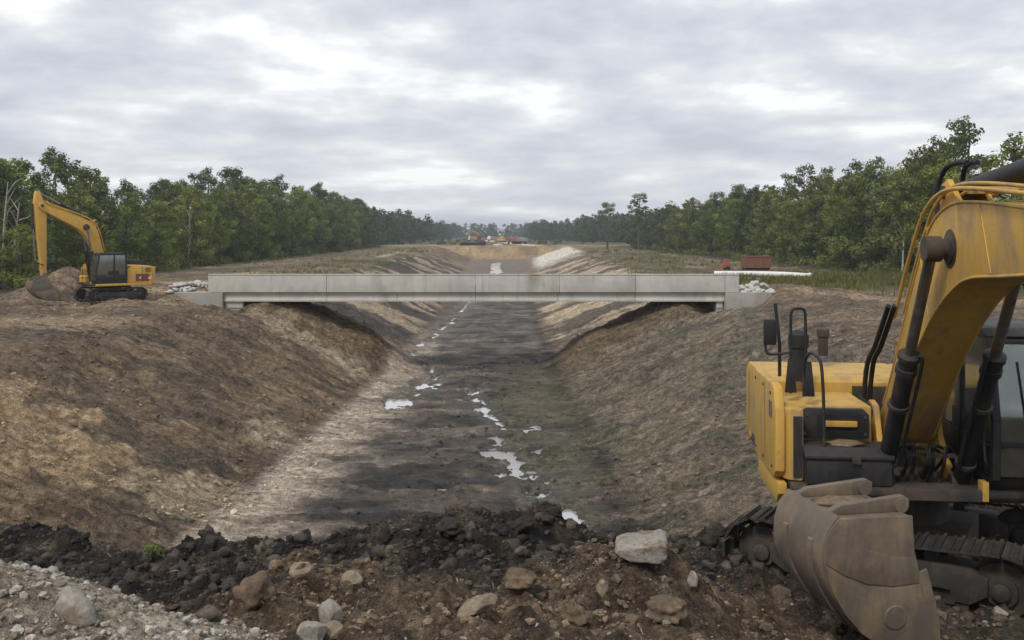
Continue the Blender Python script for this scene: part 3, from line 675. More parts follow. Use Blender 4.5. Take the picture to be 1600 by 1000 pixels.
def rubble_pile(label, x0, x1, y0, y1, n, seed, zt, mat='rubble', smin_=.16, smax_=.42):
    r = np.random.default_rng(seed); p = empty('rubble_pile', ((x0 + x1) / 2, (y0 + y1) / 2, hz((x0 + x1) / 2, (y0 + y1) / 2))); tag(p, label, 'rubble pile')
    ms = [npmesh('stone', chunk(I2[0], r, 8, .5, .03), I2[1], smooth=False) for _ in range(6)]
    for i in range(n):
        x, y = r.uniform(x0, x1), r.uniform(y0, y1); s = r.uniform(smin_, smax_)
        e_ = 1 - abs((x - (x0 + x1) / 2) / ((x1 - x0) / 2)) ** 3
        o = add('stone', ms[i % 6], mat, p); o.location = (x - p.location.x, y - p.location.y, max(hz(x, y), zt if zt else -9) - p.location.z + .1 + r.uniform(0, .16) * e_)
        o.scale = (s * 1.3, s, s * .75); o.rotation_euler = (r.uniform(-.4, .4), r.uniform(-.4, .4), r.uniform(0, 6.28))
rubble_pile('pale broken concrete rubble behind the left end of bridge', -20.2, -17.6, 60.8, 63.0, 90, 41, .36, smin_=.06, smax_=.20)
rubble_pile('white broken concrete rubble beside the right end of bridge', 14.9, 17.0, 60.4, 61.8, 80, 42, .40, smin_=.06, smax_=.20)

# ------------------------------------------------------------------ excavator
BOT = [(-.05, -.20), (.25, -.19), (.6, -.02), (1.2, .26), (1.8, .47), (2.4, .60), (2.9, .63), (3.3, .57), (3.9, .36), (4.7, .08), (5.35, -.16), (5.62, -.20)]
TOP = [(5.78, .0), (5.66, .17), (5.35, .26), (4.7, .60), (3.9, 1.02), (3.3, 1.30), (2.95, 1.40), (2.65, 1.42), (2.35, 1.36), (1.9, 1.14), (1.3, .80), (.7, .44), (.2, .19), (-.12, .10), (-.18, -.08)]
SHOE = {}
def track_shoe_mesh(w):
    if w not in SHOE:
        bm = bmesh.new(); bm_box(bm, -w / 2, w / 2, -.098, .098, -.012, .012); bm_box(bm, -w / 2 + .004, w / 2 - .004, .055, .088, .0125, .045); bm_box(bm, -w / 2 + .004, w / 2 - .004, -.025, .0, .0125, .03)
        bm_box(bm, -.12, -.07, -.09, .09, -.07, -.0125); bm_box(bm, .07, .12, -.09, .09, -.07, -.0125)
        bmesh.ops.recalc_face_normals(bm, faces=bm.faces); SHOE[w] = finish(bm, 'track_shoe')
    return SHOE[w]
def excavator(loc, rz, under, alpha, stick_a, label, paint='yellow', with_bucket=True, bucket_a=0, S=1.08, lod=0, group=None, zu=0, KS=1.0, box_mat='black'):
    e = empty('excavator', loc, rz); tag(e, label, 'excavator', group)
    rnd = random.Random(int(loc[0] * 10))
    # --- undercarriage (turned by its own angle) 
    u = empty('undercarriage', (0, 0, zu)); u.parent = e; u.rotation_euler = (0, 0, under)
    bm = bmesh.new(); bm_box(bm, -.55, .55, -.9, .9, .42, .82); bm_box(bm, -1.0, 1.0, -.75, -.35, .40, .72); bm_box(bm, -1.0, 1.0, .35, .75, .40, .72)
    bmesh.ops.recalc_face_normals(bm, faces=bm.faces); bevel(bm, .02); add('carbody', finish(bm, 'carbody'), 'dsteel', u)
    cyl('slew_ring', (0, 0, .823), (0, 0, 1.055 - zu), .62, 'dsteel', u, n=40)
    L, r, zc, w = 1.32, .375, .46, .6
    for sx in (-1, 1):
        xc = sx * 1.19
        prof = [(-L + .30, .28), (L - .30, .28), (L - .12, .40), (L - .12, .60), (L - .34, .68), (-L + .34, .68), (-L + .12, .60), (-L + .12, .40)]
        tk = prism('track_frame', prof, xc - .20, xc + .20, 'dsteel', u, .02)
        bm = bmesh.new(); bm_prism(bm, [(-L + .5, .44), (L - .5, .44), (L - .6, .47), (-L + .6, .47)], xc - .27, xc + .27); bm_prism(bm, [(-L + .45, .27), (L - .45, .27), (L - .45, .30), (-L + .45, .30)], xc - .25, xc + .25)
        add('frame_guard', finish(bm, 'frame_guard'), 'dsteel', tk)
        for nm, yy in (('sprocket', -L), ('idler', L)):
            bm = bmesh.new(); bm_rings(bm, (xc - .13, yy, zc), (xc + .13, yy, zc), [(0, .10), (.0, .17), (.2, .17), (.22, .30), (.42, .30), (.43, .33), (.57, .33), (.58, .30), (.78, .30), (.8, .17), (1, .17), (1, .10)], 28)
            bm_rings(bm, (xc - .2, yy, zc), (xc + .2, yy, zc), [(0, .07), (.04, .1), (.96, .1), (1, .07)], 16)
            if nm == 'sprocket':
                for i in range(15):
                    t = 2 * math.pi * i / 15; c_, s_ = math.cos(t), math.sin(t); bm_cyl(bm, (xc - .035, yy + c_ * .335, zc + s_ * .335), (xc + .035, yy + c_ * .335, zc + s_ * .335), .03, n=6)
            add(nm, finish(bm, nm), 'dsteel', tk)
        for i in range(7): cyl('roller', (xc - .17, -.9 + i * .3, .24), (xc + .17, -.9 + i * .3, .24), .105, 'dsteel', tk, n=16)
        for i in (-.6, .6): cyl('carrier_roller', (xc - .12, i, .74), (xc + .12, i, .74), .07, 'dsteel', tk, n=14)
        per = 4 * L + 2 * math.pi * r; ns = round(per / .198)
        if lod == 0:
            sm_ = track_shoe_mesh(w)
            for i in range(ns):
                d = i * per / ns
                if d < 2 * L: y, z, a = -L + d, zc + r + .055 - .05 * math.sin(math.pi * (d / (2 * L))) , 0
                elif d < 2 * L + math.pi * r: t = (d - 2 * L) / r; y, z, a = L + math.sin(t) * (r + .055), zc + math.cos(t) * (r + .055), -t
                elif d < 4 * L + math.pi * r: y, z, a = L - (d - 2 * L - math.pi * r), zc - r - .055, math.pi
                else: t = (d - 4 * L - math.pi * r) / r; y, z, a = -L - math.sin(t) * (r + .055), zc - math.cos(t) * (r + .055), math.pi - t
                o = add('track_shoe', sm_, 'dsteel', tk); o.location = (xc, y, z); o.rotation_euler = (a, 0, 0)
        else:
            bm = bmesh.new(); pr = []
            for i in range(12): t = math.pi * i / 11; pr.append((L + math.sin(t) * .43, zc + math.cos(t) * .43))
            for i in range(12): t = math.pi * i / 11; pr.append((-L - math.sin(t) * .43, zc - math.cos(t) * .43))
            bm_prism(bm, pr, xc - .3, xc + .3); add('track_belt', finish(bm, 'track_belt'), 'dsteel', tk)
    # --- slewing house
    h = e; Y_ = paint
    prism('side_skirt', [(-1.9, 1.05), (1.40, 1.05), (1.46, 1.10), (1.46, 1.185), (-1.9, 1.185)], -1.56, -1.405, Y_, h, .012)
    prism('deck_frame', [(-2.0, 1.06), (1.40, 1.06), (1.45, 1.12), (1.45, 1.19), (-2.0, 1.19)], -1.40, 1.54, 'dsteel', h, .012)
    # counterweight, rounded in plan
    pl = [(-1.49, -1.75), (-1.49, -2.0), (-1.3, -2.25), (-.8, -2.42), (0, -2.48), (.8, -2.42), (1.35, -2.25), (1.56, -2.0), (1.56, -1.75)]
    prism('counterweight', pl, 1.08, 2.12, Y_, h, .07, axis='z', seg=3)
    # engine hood
    hood = prism('engine_hood', [(-2.20, 1.20), (-.35, 1.20), (-.35, 2.14), (-.42, 2.20), (-1.95, 2.20), (-2.20, 2.08)], -.42, 1.56, Y_, h, .03)
    box('hood_seam', (-.30, 1.30, -.349, -.342, 1.86, 1.875), 'black', hood, 0)
    box('hood_seam', (.30, .312, -.349, -.342, 1.9, 2.3), 'black', hood, 0)
    sidep = prism('engine_side_panel', [(-2.05, 1.20), (-.42, 1.20), (-.42, 1.95), (-.50, 2.05), (-.75, 2.20), (-1.9, 2.20), (-2.05, 2.10)], -1.48, -.425, Y_, h, .03)
    box('decal_band', (-1.486, -1.4805, -1.98, -.95, 1.27, 1.72), 'decal', sidep, 0)
    for y0, y1, z0 in ((-1.90, -1.86, 1.40), (-1.84, -1.78, 1.40), (-1.76, -1.72, 1.40), (-1.26, -1.21, 1.42), (-1.19, -1.15, 1.42)): box('marking', (-1.491, -1.4865, y0, y1, z0, z0 + .13), 'white', sidep, 0)
    for i in range(5): box('vent_slat', (-1.492, -1.4805, -1.90, -1.52, 1.82 + i * .06, 1.85 + i * .06), 'black', sidep, 0)
    box('panel_seam', (-1.487, -1.4805, -1.36, -1.345, 1.22, 2.1), 'black', sidep, 0)
    box('panel_seam', (-1.487, -1.4805, -.95, -.935, 1.22, 1.9), 'black', sidep, 0)
    # right front: outer skin panel, tank, black step panel, toolbox
    skin = prism('right_side_panel', [(-.42, 1.20), (1.02, 1.20), (1.16, 1.30), (1.16, 1.98), (1.02, 2.26), (.90, 2.30), (-.42, 2.30)], 1.585, 1.70, Y_, h, .03)
    box('decal', (1.7005, 1.704, .72, .95, 1.88, 2.08), 'mud', skin, 0)
    prism('front_corner', [(1.38, .78), (1.60, .78), (1.60, 1.08), (1.54, 1.17), (1.42, 1.20), (1.38, 1.20)], 1.20, 2.04, Y_, h, .03, axis='z')
    for y_, z_ in ((-.3, 1.30), (.3, 1.30), (.95, 1.32), (-.3, 2.2), (.3, 2.2), (.85, 2.18)): cyl('bolt', (1.70, y_, z_), (1.712, y_, z_), .02, 'dsteel', skin, n=8)
    box('panel_seam', (1.7002, 1.703, .42, .43, 1.26, 2.26), 'black', skin, 0)
    box('corner_stripe', (1.395, 1.50, 1.201, 1.206, 1.24, 1.96), 'black', h, 0)
    prism('lower_skirt', [(-.3, .92), (1.05, .92), (1.18, 1.04), (1.18, 1.17), (-.3, 1.17)], 1.565, 1.67, Y_, h, .02)
    box('fuel_tank', (.50, 1.575, -.338, .78, 1.20, 2.02), Y_, h, .03)
    fp = prism('step_panel', [(.55, 1.64), (1.36, 1.64), (1.36, 1.93), (1.28, 2.0), (.62, 2.0), (.55, 1.93)], .785, .87, 'black', h, .02, axis='y')
    box('grab_handle', (.70, 1.10, .872, .92, 1.79, 1.86), Y_, fp, .012)
    box('recess', (.64, 1.16, .8705, .876, 1.72, 1.93), 'rubber', fp, .0)
    for x_, z_ in ((1.28, 1.93), (.60, 1.90), (1.30, 1.70), (.60, 1.70)): cyl('bolt', (x_, .871, z_), (x_, .882, z_), .018, 'chrome', fp, n=8)
    tb = prism('toolbox', [(.79, 1.20), (1.36, 1.20), (1.36, 1.50), (.79, 1.50)], .42, 1.38, box_mat, h, .03)
    lid = prism('lid', [(.78, 1.503), (1.39, 1.503), (1.39, 1.54), (1.28, 1.62), (.86, 1.62), (.78, 1.56)], .40, 1.40, box_mat, tb, .015)
    box('latch', (.78, .88, 1.392, 1.41, 1.46, 1.545), 'dsteel', tb, .004)
    # dried mud on the lid
    v = I2[0] * (.26, .17, .028); v = v * (1 + .25 * rng.normal(size=len(v)))[:, None] + (.88, 1.05, 1.625)
    add('mud_crust', npmesh('mud_crust', v, I2[1]), 'mud', lid)
    # handrails, pole, mirror, filter
    for x_, yy in ((1.40, .50),):
        tube('handrail', [(x_, yy, 2.12), (x_, yy, 2.95), (x_ - .01, yy, 3.13), (x_ - .05, yy, 3.17), (x_ - .13, yy, 3.17), (x_ - .17, yy, 3.13), (x_ - .18, yy, 2.95), (x_ - .18, yy, 2.12)], .019, 'black', h)
    tube('handrail', [(1.16, 1.24, 1.45), (1.16, 1.24, 2.0), (1.18, 1.20, 2.55), (1.22, 1.10, 2.66), (1.26, .9, 2.66), (1.30, .8, 2.5), (1.30, .8, 2.13)], .019, 'black', h)
    for x_ in (1.40, 1.24): prism('rail_foot', [(-.07, 2.13), (.07, 2.13), (.03, 2.55), (-.03, 2.55)], .47 if x_ != 1.24 else .77, .53 if x_ != 1.24 else .81, 'black', h, .01, axis='y').location.x = x_
    tube('mirror_arm', [(1.40, .45, 2.62), (1.62, .50, 2.60), (1.70, .52, 2.64), (1.71, .52, 2.78)], .017, 'dsteel', h)
    tube('grab_pole', [(1.50, .3, 2.30), (1.50, .3, 2.7), (1.55, .3, 3.2), (1.56, .3, 3.22)], .022, 'black', h, False)
    mr = box('mirror', (1.58, 1.74, .53, .58, 2.72, 3.04), 'black', h, .024); box('mirror_face', (1.595, 1.725, .524, .529, 2.74, 3.02), 'mirror', mr, 0)
    bm = bmesh.new(); bm_rings(bm, (1.2, -.05, 2.2), (1.2, -.05, 2.86), [(0, .11), (.62, .11), (.66, .13), (.9, .13), (.97, .09), (1, .03)], 20); add('air_filter', finish(bm, 'air_filter'), 'black', h)
    bm = bmesh.new(); bm_rings(bm, (.6, -1.4, 2.37), (.6, -1.4, 2.75), [(0, .07), (.7, .07), (.72, .09), (.95, .09), (1, .07)], 16); add('exhaust', finish(bm, 'exhaust'), 'dsteel', h)
    box('hood_box', (-1.15, -.45, -1.35, -.55, 2.275, 2.56), 'black', h, .06)
    tube('beacon_post', [(-1.05, -.45, 2.2), (-1.05, -.45, 2.78)], .02, Y_, h, False)
    # --- boom well
    for sx in (-1, 1): prism('boom_bracket', [(-.25, 1.195), (.95, 1.195), (.95, 1.30), (.60, 1.62), (.45, 1.98), (.25, 2.02), (.05, 1.92), (-.25, 1.35)], sx * .36 - .035, sx * .36 + .035, Y_, h, .012)
    box('well_plate', (-.42, .46, -.333, -.30, 1.20, 2.1), 'dsteel', h, 0)
    box('bow_plate', (-.52, .42, 1.405, 1.455, 1.075, 1.21), 'dsteel', h, .01)
    FY, FZ = .30, 1.72; ca, sa = math.cos(alpha), math.sin(alpha)
    def bp(a, b): return (FY + S * (a * ca - b * sa), FZ + S * (a * sa + b * ca))
    wb = .27
    boom = prism('boom', [bp(*p) for p in BOT + TOP], -wb, wb, Y_, h, .012)
    for sx in (-1, 1):                                   # flange lips along the lower and upper edges
        for ed in (BOT[1:-1], TOP[1:-2]):
            pts = [(sx * wb,) + bp(*p) for p in ed]; bm = bmesh.new(); bm_tube(bm, smooth_pts(pts, 4), .016, 6); add('flange', finish(bm, 'flange', 70), Y_, boom)
    pin = bp(2.92, 1.0)
    bm = bmesh.new(); bm_rings(bm, (-.52, *pin), (.52, *pin), [(0, .09), (.0, .12), (.06, .125), (.07, .10), (.2, .10), (.22, .15), (.78, .15), (.8, .10), (.93, .10), (.94, .125), (1, .12), (1, .09)], 20); add('boom_pin', finish(bm, 'boom_pin'), 'dsteel', boom)
    cyl('foot_pin', (-.42, FY, FZ), (.42, FY, FZ), .085, 'dsteel', boom)
    for sx in (-1, 1):
        bm = bmesh.new(); bm_rings(bm, (sx * (wb + .001), *pin), (sx * (wb + .006), *pin), [(0, .0001), (0, .20), (1, .19), (1, .0001)], 20); add('grease_ring', finish(bm, 'grease_ring'), 'dsteel', boom)
        for a, b0, b1 in ((2.1, .56, 1.22), (3.75, .44, 1.06)):
            q0, q1 = bp(a, b0), bp(a, b1); tube('weld_bead', [(sx * (wb + .002), *q0), (sx * (wb + .002), *q1)], .009, Y_, boom, False, 6)
    tipb = bp(5.55, .0); cyl('tip_pin', (-.34, *tipb), (.34, *tipb), .09, 'dsteel', boom)
    # boom cylinders with their collars and hoses
    for sx in (-1, 1):
        x_ = sx * .44; p0 = Vector((x_, 1.02, 1.20)); p1 = Vector((x_, *pin)); d = (p1 - p0); ln = d.length; d.normalize(); Lb = 1.92
        bm = bmesh.new(); bm_rings(bm, p0, p0 + d * Lb, [(0, .07), (.02, .095), (.86, .095), (.862, .115), (.90, .115), (.902, .10), (.96, .10), (.962, .118), (.99, .118), (1, .09)], 20)
        c_ = add('boom_cylinder', finish(bm, 'boom_cylinder'), 'black', h)
        cyl('rod', p0 + d * (Lb - .1), p1, .058, 'chrome', c_)
        bm = bmesh.new(); bm_rings(bm, p1 - Vector((.075, 0, 0)), p1 + Vector((.075, 0, 0)), [(0, .07), (0, .13), (1, .13), (1, .07)], 20); add('rod_eye', finish(bm, 'rod_eye'), 'dsteel', c_)
        cyl('base_pin', p0 - Vector((.12, 0, 0)), p0 + Vector((.12, 0, 0)), .09, 'dsteel', c_)
        o_ = Vector((-.5 * sx * .23, .13, .03)); tube('hydraulic_line', [p0 + d * .25 + o_, p0 + d * .9 + o_, p0 + d * (Lb - .16) + o_, p0 + d * (Lb - .06) + o_ * .6], .02, 'rubber', c_)
        for t in (.28, 1.15):
            bm = bmesh.new(); bm_rings(bm, p0 + d * t, p0 + d * (t + .05), [(0, .10), (0, .118), (1, .118), (1, .10)], 18); add('clamp_band', finish(bm, 'clamp_band'), 'dsteel', c_)
    # hoses of the boom well
    for i, (x0, x1, a) in enumerate(((-.10, -.38, .0), (-.20, -.42, .05), (.12, .38, .0), (.22, .40, .06), (.02, .30, .12), (-.02, -.25, .12))):
        tube('hose', [(x0, 1.02, 1.22), (x0, 1.14 + a, 1.45), (x0 * 1.1, 1.12 + a, 1.62), ((x0 + x1) / 2, 1.08, 1.58), (x1, 1.02, 1.36 + a), (x1 * .9, .8, 1.28)], .021, 'rubber', h)
        cyl('hose_fitting', (x0, 1.02, 1.20), (x0, 1.06, 1.32), .03, 'dsteel', h, n=10)
    box('hose_clamp_bar', (-.34, .34, 1.13, 1.16, 1.50, 1.55), 'dsteel', h, .005)
    # hard pipes on the boom's back
    edge = TOP[1:-4][::-1]
    for i, x_ in enumerate((.33, .22, .10, -.10, -.22)):
        off = .07 + .05 * (i % 2); pts = [(x_,) + bp(a - (.10 if a < 2.2 else 0), b + off + (.06 if a > 2.2 else .03)) for a, b in edge]
        tube('hydraulic_pipe', pts, .019 if i else .022, Y_, boom)
    for a, b in ((1.2, .85), (2.3, 1.46), (3.5, 1.32), (4.4, .88)):
        q = bp(a, b); box('pipe_clamp', (-.25, .25, q[0] - .02, q[0] + .02, q[1] - .03, q[1] + .03), Y_, boom, .005)
    for x_ in (.36, .43): tube('hose', [(x_,) + bp(1.35, .98), (x_ + .02,) + bp(.75, .72), (x_ + .02,) + bp(.35, .62), (x_ + .0, .15, 1.95), (x_, .42, 1.88), (.5, .2, 2.05)], .03, 'rubber', h)
    # --- stick cylinder and stick
    cb = bp(2.75, 1.66); ct = Vector((0, *bp(5.55, 0)))
    ls = 2.9 * S; cs, ss = math.cos(stick_a), math.sin(stick_a)           # stick_a: direction the stick's free end points
    def spt(a, b):
        a = a * KS if a > 0 else a
        return (tipb[0] + S * (a * cs - b * ss), tipb[1] + S * (a * ss + b * cs))
    for sx in (-1, 1): prism('cylinder_bracket', [bp(2.45, 1.36), bp(3.1, 1.34), bp(2.88, 1.74), bp(2.70, 1.76)], sx * .15 - .03, sx * .15 + .03, Y_, boom, .012)
    head = spt(-.78, .16)
    p0 = Vector((0, *cb)); p1 = Vector((0, *head)); d = (p1 - p0); d.normalize(); Lb = (p1 - p0).length * .62
    bm = bmesh.new(); bm_rings(bm, p0 - d * .08, p0 + d * Lb, [(0, .07), (.03, .11), (.07, .11), (.072, .10), (.93, .10), (.932, .12), (.985, .12), (1, .09)], 20); sc_ = add('stick_cylinder', finish(bm, 'stick_cylinder'), 'black', h)
    cyl('rod', p0 + d * (Lb - .1), p1, .062, 'chrome', sc_); cyl('base_pin', p0 - Vector((.2, 0, 0)), p0 + Vector((.2, 0, 0)), .07, 'dsteel', sc_)
    for sx in (-1, 1): tube('hose', [(sx * .12,) + bp(2.35, 1.45), (sx * .13,) + bp(2.42, 1.78), (sx * .1,) + bp(2.66, 1.95), (sx * .06,) + bp(2.95, 1.88), (sx * .05,) + bp(3.1, 1.80)], .028, 'rubber', sc_)
    st = prism('stick', [spt(*p) for p in ((-.85, .05), (-.85, .26), (-.70, .30), (-.1, .40), (.35, .36), (2.75, .14), (2.98, .10), (3.02, -.04), (2.92, -.14), (2.5, -.16), (.5, -.26), (.05, -.24), (-.3, -.12))], -.17, .17, Y_, h, .012)
    # bucket cylinder lies on the stick's outer face
    p0 = Vector((0, *spt(-.15, .50))); p1 = Vector((0, *spt(2.35, .42))); d = (p1 - p0).normalized()
    bm = bmesh.new(); bm_rings(bm, p0, p0 + d * 1.5, [(0, .06), (.03, .08), (.93, .08), (.932, .095), (1, .08)], 16); bc_ = add('bucket_cylinder', finish(bm, 'bucket_cylinder'), 'black', h)
    cyl('rod', p0 + d * 1.4, p1, .045, 'chrome', bc_)
    for sx in (-1, 1):
        q = [spt(2.55, 0), spt(2.40, .44)]; tube('link', [(sx * .2, *q[0]), (sx * .2, *q[1])], .035, 'dsteel', st, False)
    cyl('stick_pin', (-.24, *spt(2.92, -.02)), (.24, *spt(2.92, -.02)), .06, 'dsteel', st)
    if with_bucket:
        bk = empty('bucket', (0, *spt(2.92, -.02))); bk.parent = e; bk.rotation_euler = (bucket_a, 0, math.pi)
        bucket_parts(bk, 1.05, 'bucket', origin=(1.02, 1.34))
        for sx in (-1, 1): tube('link', [(sx * .13, *spt(2.40, .44)), (sx * .13, *spt(2.86, .40))], .035, 'dsteel', st, False)
    # --- cab
    cb_ = empty('cab'); cb_.parent = e
    x0, x1 = -1.56, -.62
    pr = [(-.38, 1.20), (1.36, 1.20), (1.50, 1.36), (1.50, 2.10), (1.30, 2.92), (1.18, 2.99), (-.30, 2.99), (-.38, 2.90)]
    prism('cab_floor', [(-.36, 1.195), (1.34, 1.195), (1.44, 1.34), (-.36, 1.34)], x0 + .02, x1 - .02, 'black', cb_, .02)
    prism('roof', [(-.34, 2.90), (1.26, 2.90), (1.30, 2.93), (1.20, 3.02), (-.30, 3.02), (-.36, 2.97)], x0, x1, 'black', cb_, .02)
    def pillar(a, b, x, r=.045):
        bm = bmesh.new(); d = Vector((0, b[0] - a[0], b[1] - a[1])).normalized(); nn = Vector((0, -d.z, d.y)) * r
        bm_prism(bm, [(a[0] + nn.y, a[1] + nn.z), (a[0] - nn.y, a[1] - nn.z), (b[0] - nn.y, b[1] - nn.z), (b[0] + nn.y, b[1] + nn.z)], x - r, x + r); bmesh.ops.recalc_face_normals(bm, faces=bm.faces); bevel(bm, .012)
        add('pillar', finish(bm, 'pillar'), 'black', cb_)
    for x in (x0 + .05, x1 - .05):
        pillar((1.44, 1.33), (1.46, 2.0), x); pillar((1.455, 1.99), (1.26, 2.91), x); pillar((-.33, 1.33), (-.33, 2.91), x, .05); pillar((.42, 1.33), (.38, 2.91), x, .04)
    box('front_sill', (x0 + .1, x1 - .1, 1.42, 1.49, 1.70, 1.77), 'black', cb_, .01)
    box('front_header', (x0 + .1, x1 - .1, 1.22, 1.29, 2.83, 2.90), 'black', cb_, .01)
    prism('pane', [(1.468, 1.77), (1.474, 1.77), (1.474, 2.02), (1.30, 2.84), (1.294, 2.84), (1.468, 2.02)], x0 + .1, x1 - .1, 'glass', cb_)
    box('pane', (x0 + .1, x1 - .1, 1.455, 1.461, 1.37, 1.70), 'glass', cb_, 0)
    for x in (x0 + .05, x1 - .05):
        bm = bmesh.new(); bm_prism(bm, [(.46, 1.72), (1.40, 1.72), (1.41, 2.0), (1.22, 2.88), (.42, 2.88)], x - .004, x + .004); add('pane', finish(bm, 'pane'), 'glass', cb_)
        bm = bmesh.new(); bm_prism(bm, [(-.28, 1.72), (.37, 1.72), (.35, 2.88), (-.28, 2.88)], x - .004, x + .004); add('pane', finish(bm, 'pane'), 'glass', cb_)
        pn_ = box('door_panel' if x < -1 else 'side_panel', (x - .03, x + .03, -.28, 1.40, 1.35, 1.70), 'black', cb_, .01)
    box('rear_pane', (x0 + .1, x1 - .1, -.335, -.329, 1.9, 2.88), 'glass', cb_, 0); box('rear_panel', (x0 + .1, x1 - .1, -.35, -.31, 1.34, 1.9), 'black', cb_, .005)
    tube('door_handle', [(x0 - .03, .55, 1.6), (x0 - .05, .6, 1.64), (x0 - .05, .8, 1.64), (x0 - .03, .85, 1.6)], .014, 'chrome', cb_)
    tube('grab_rail', [(x1 + .02, 1.42, 1.5), (x1 + .07, 1.46, 1.6), (x1 + .07, 1.38, 2.3), (x1 + .02, 1.32, 2.4)], .015, 'black', cb_)
    tube('wiper', [(x0 + .5, 1.49, 1.80), (x0 + .58, 1.492, 2.0), (x0 + .62, 1.36, 2.65)], .008, 'rubber', cb_, False)
    sx_ = (x0 + x1) / 2
    seat = prism('seat', [(.05, 1.66), (.60, 1.66), (.62, 1.78), (.22, 1.80), (.10, 2.55), (-.06, 2.55), (.0, 1.8)], sx_ - .24, sx_ + .24, 'seat', cb_, .04)
    for sx in (-1, 1): box('console', (sx_ + sx * .36 - .08, sx_ + sx * .36 + .08, .1, .75, 1.4, 1.95), 'seat', cb_, .02)
    # cab-side deck corner in yellow
    box('cab_corner', (-.60, -.53, 1.30, 1.452, 1.08, 1.30), Y_, h, .008)
    return e
BPROF = [(.175, 1.24), (.07, 1.10), (.015, .93), (.0, .75), (.03, .57), (.11, .39), (.24, .18), (.42, -.02), (.68, -.20), (1.0, -.33), (1.28, -.40)]
def bucket_parts(par, w, mat, origin=(0, 0)):
    ou, ov = origin; P = [(a - ou, b - ov) for a, b in BPROF]; hw = w / 2; t = .035
    # shell: curved sheet across the width (profile in local y,z)
    inner = []
    for i, (a, b) in enumerate(P):
        q0 = P[max(i - 1, 0)]; q1 = P[min(i + 1, len(P) - 1)]; dx, dy = q1[0] - q0[0], q1[1] - q0[1]; l = math.hypot(dx, dy); inner.append((a - dy / l * t, b + dx / l * t))
    bm = bmesh.new(); bm_prism(bm, P + inner[::-1], -hw, hw); add('shell', finish(bm, 'shell'), mat, par)
    top = [(.175, 1.24), (.30, 1.30), (1.04, 1.37), (1.10, 1.33), (1.10, 1.24), (1.04, 1.20), (.19, 1.20)]; top = [(a - ou, b - ov) for a, b in top]
    side = [(.175, 1.205), (1.02, 1.205), (1.04, .84), (1.10, .60), (1.22, .05), (1.28, -.40), (1.0, -.325), (.68, -.195), (.42, -.015), (.24, .185), (.11, .395), (.035, .57), (.005, .75), (.02, .93), (.075, 1.10)]
    side = [(a - ou, b - ov) for a, b in side]
    for s in (-1, 1):
        sp_ = prism('side_plate', side, s * hw - (0 if s > 0 else .03), s * hw + (.03 if s > 0 else 0), mat, par, .004)
        x = s * (hw + .031)
        low = [(.0, .73), (.22, .60), (.48, .49), (.78, .45), (1.09, .47), (1.22, .03), (1.28, -.39), (1.0, -.32), (.68, -.19), (.42, -.01), (.24, .19), (.11, .40), (.04, .57)]
        prism('wear_plate', [(a - ou, b - ov) for a, b in low], min(x, x + s * .025), max(x, x + s * .025), mat, sp_, .006)
        mid = [(.19, 1.17), (.30, 1.02), (.48, .88), (.75, .79), (1.03, .76), (1.09, .49), (.78, .47), (.48, .51), (.22, .62), (.01, .75), (.03, .93), (.09, 1.10)]
        prism('wear_plate', [(a - ou, b - ov) for a, b in mid], min(x, x + s * .012), max(x, x + s * .012), mat, sp_, .005)
        bm = bmesh.new(); c_ = (s * (hw + .056), .80 - ou, .14 - ov); bm_rings(bm, c_, (s * (hw + .07), c_[1], c_[2]), [(0, .08), (0, .135), (1, .12), (1, .075)], 20); add('lifting_hole_rim', finish(bm, 'lifting_hole_rim'), mat, sp_)
        cyl('hole_shade_disc', c_, (s * (hw + .063), c_[1], c_[2]), .075, 'rubber', sp_)  # dark disc on the solid plate paints the shade inside a hole
        ck = [(1.10, .58), (1.20, .62), (1.34, .10), (1.36, -.2), (1.27, -.30), (1.22, .04)]; prism('side_cutter', [(a - ou, b - ov) for a, b in ck], s * hw - .02 + (.0), s * hw + .02, mat, sp_, .004)
    for x in (-.32, .32):
        prism('hinge_ear', top, x * w - .05, x * w + .05, mat, par, .012)
        c_ = (1.0 - ou, 1.27 - ov); bm = bmesh.new(); bm_rings(bm, (x * w - .07, *c_), (x * w + .07, *c_), [(0, .04), (0, .08), (1, .08), (1, .04)], 16); add('pin_boss', finish(bm, 'pin_boss'), mat, par)
    prism('top_plate', [(a - ou, b - ov) for a, b in ((.19, 1.165), (1.0, 1.165), (1.0, 1.198), (.19, 1.198))], -hw + .001, hw - .001, mat, par, .0)
    for i in range(5):
        x = -hw + .08 + i * (w - .16) / 4; td = [(1.20, -.44), (1.30, -.45), (1.52, -.53), (1.34, -.36), (1.22, -.34)]
        prism('tooth', [(a - ou, b - ov) for a, b in td], x - .05, x + .05, mat, par, .008)
    for x in (-.25, .25):
        pr = [(a - .0, b) for a, b in P[2:8]]; o2 = [(a - .022 * (1 if i < 5 else 1), b - .012) for i, (a, b) in enumerate(P[2:8])]
        bm = bmesh.new(); bm_prism(bm, pr + o2[::-1], x * w - .05, x * w + .05); add('wear_strip', finish(bm, 'wear_strip'), mat, par)

NX, NY = 5.1, 12.7
excavator((NX, NY, 0.0), R(174), R(64), R(23), R(-100), 'large muddy yellow excavator cropped by the right edge of picture', with_bucket=False, zu=-.28)
LX, LY = -22.3, 57.6
excavator((LX, LY, hz(LX, LY) - .02), R(133), R(-4), R(47), R(-92), 'yellow excavator with raised boom on the left bank', paint='cyellow', bucket_a=R(20), S=1.0, KS=1.36, box_mat='cyellow').scale = (.95, .95, .95)

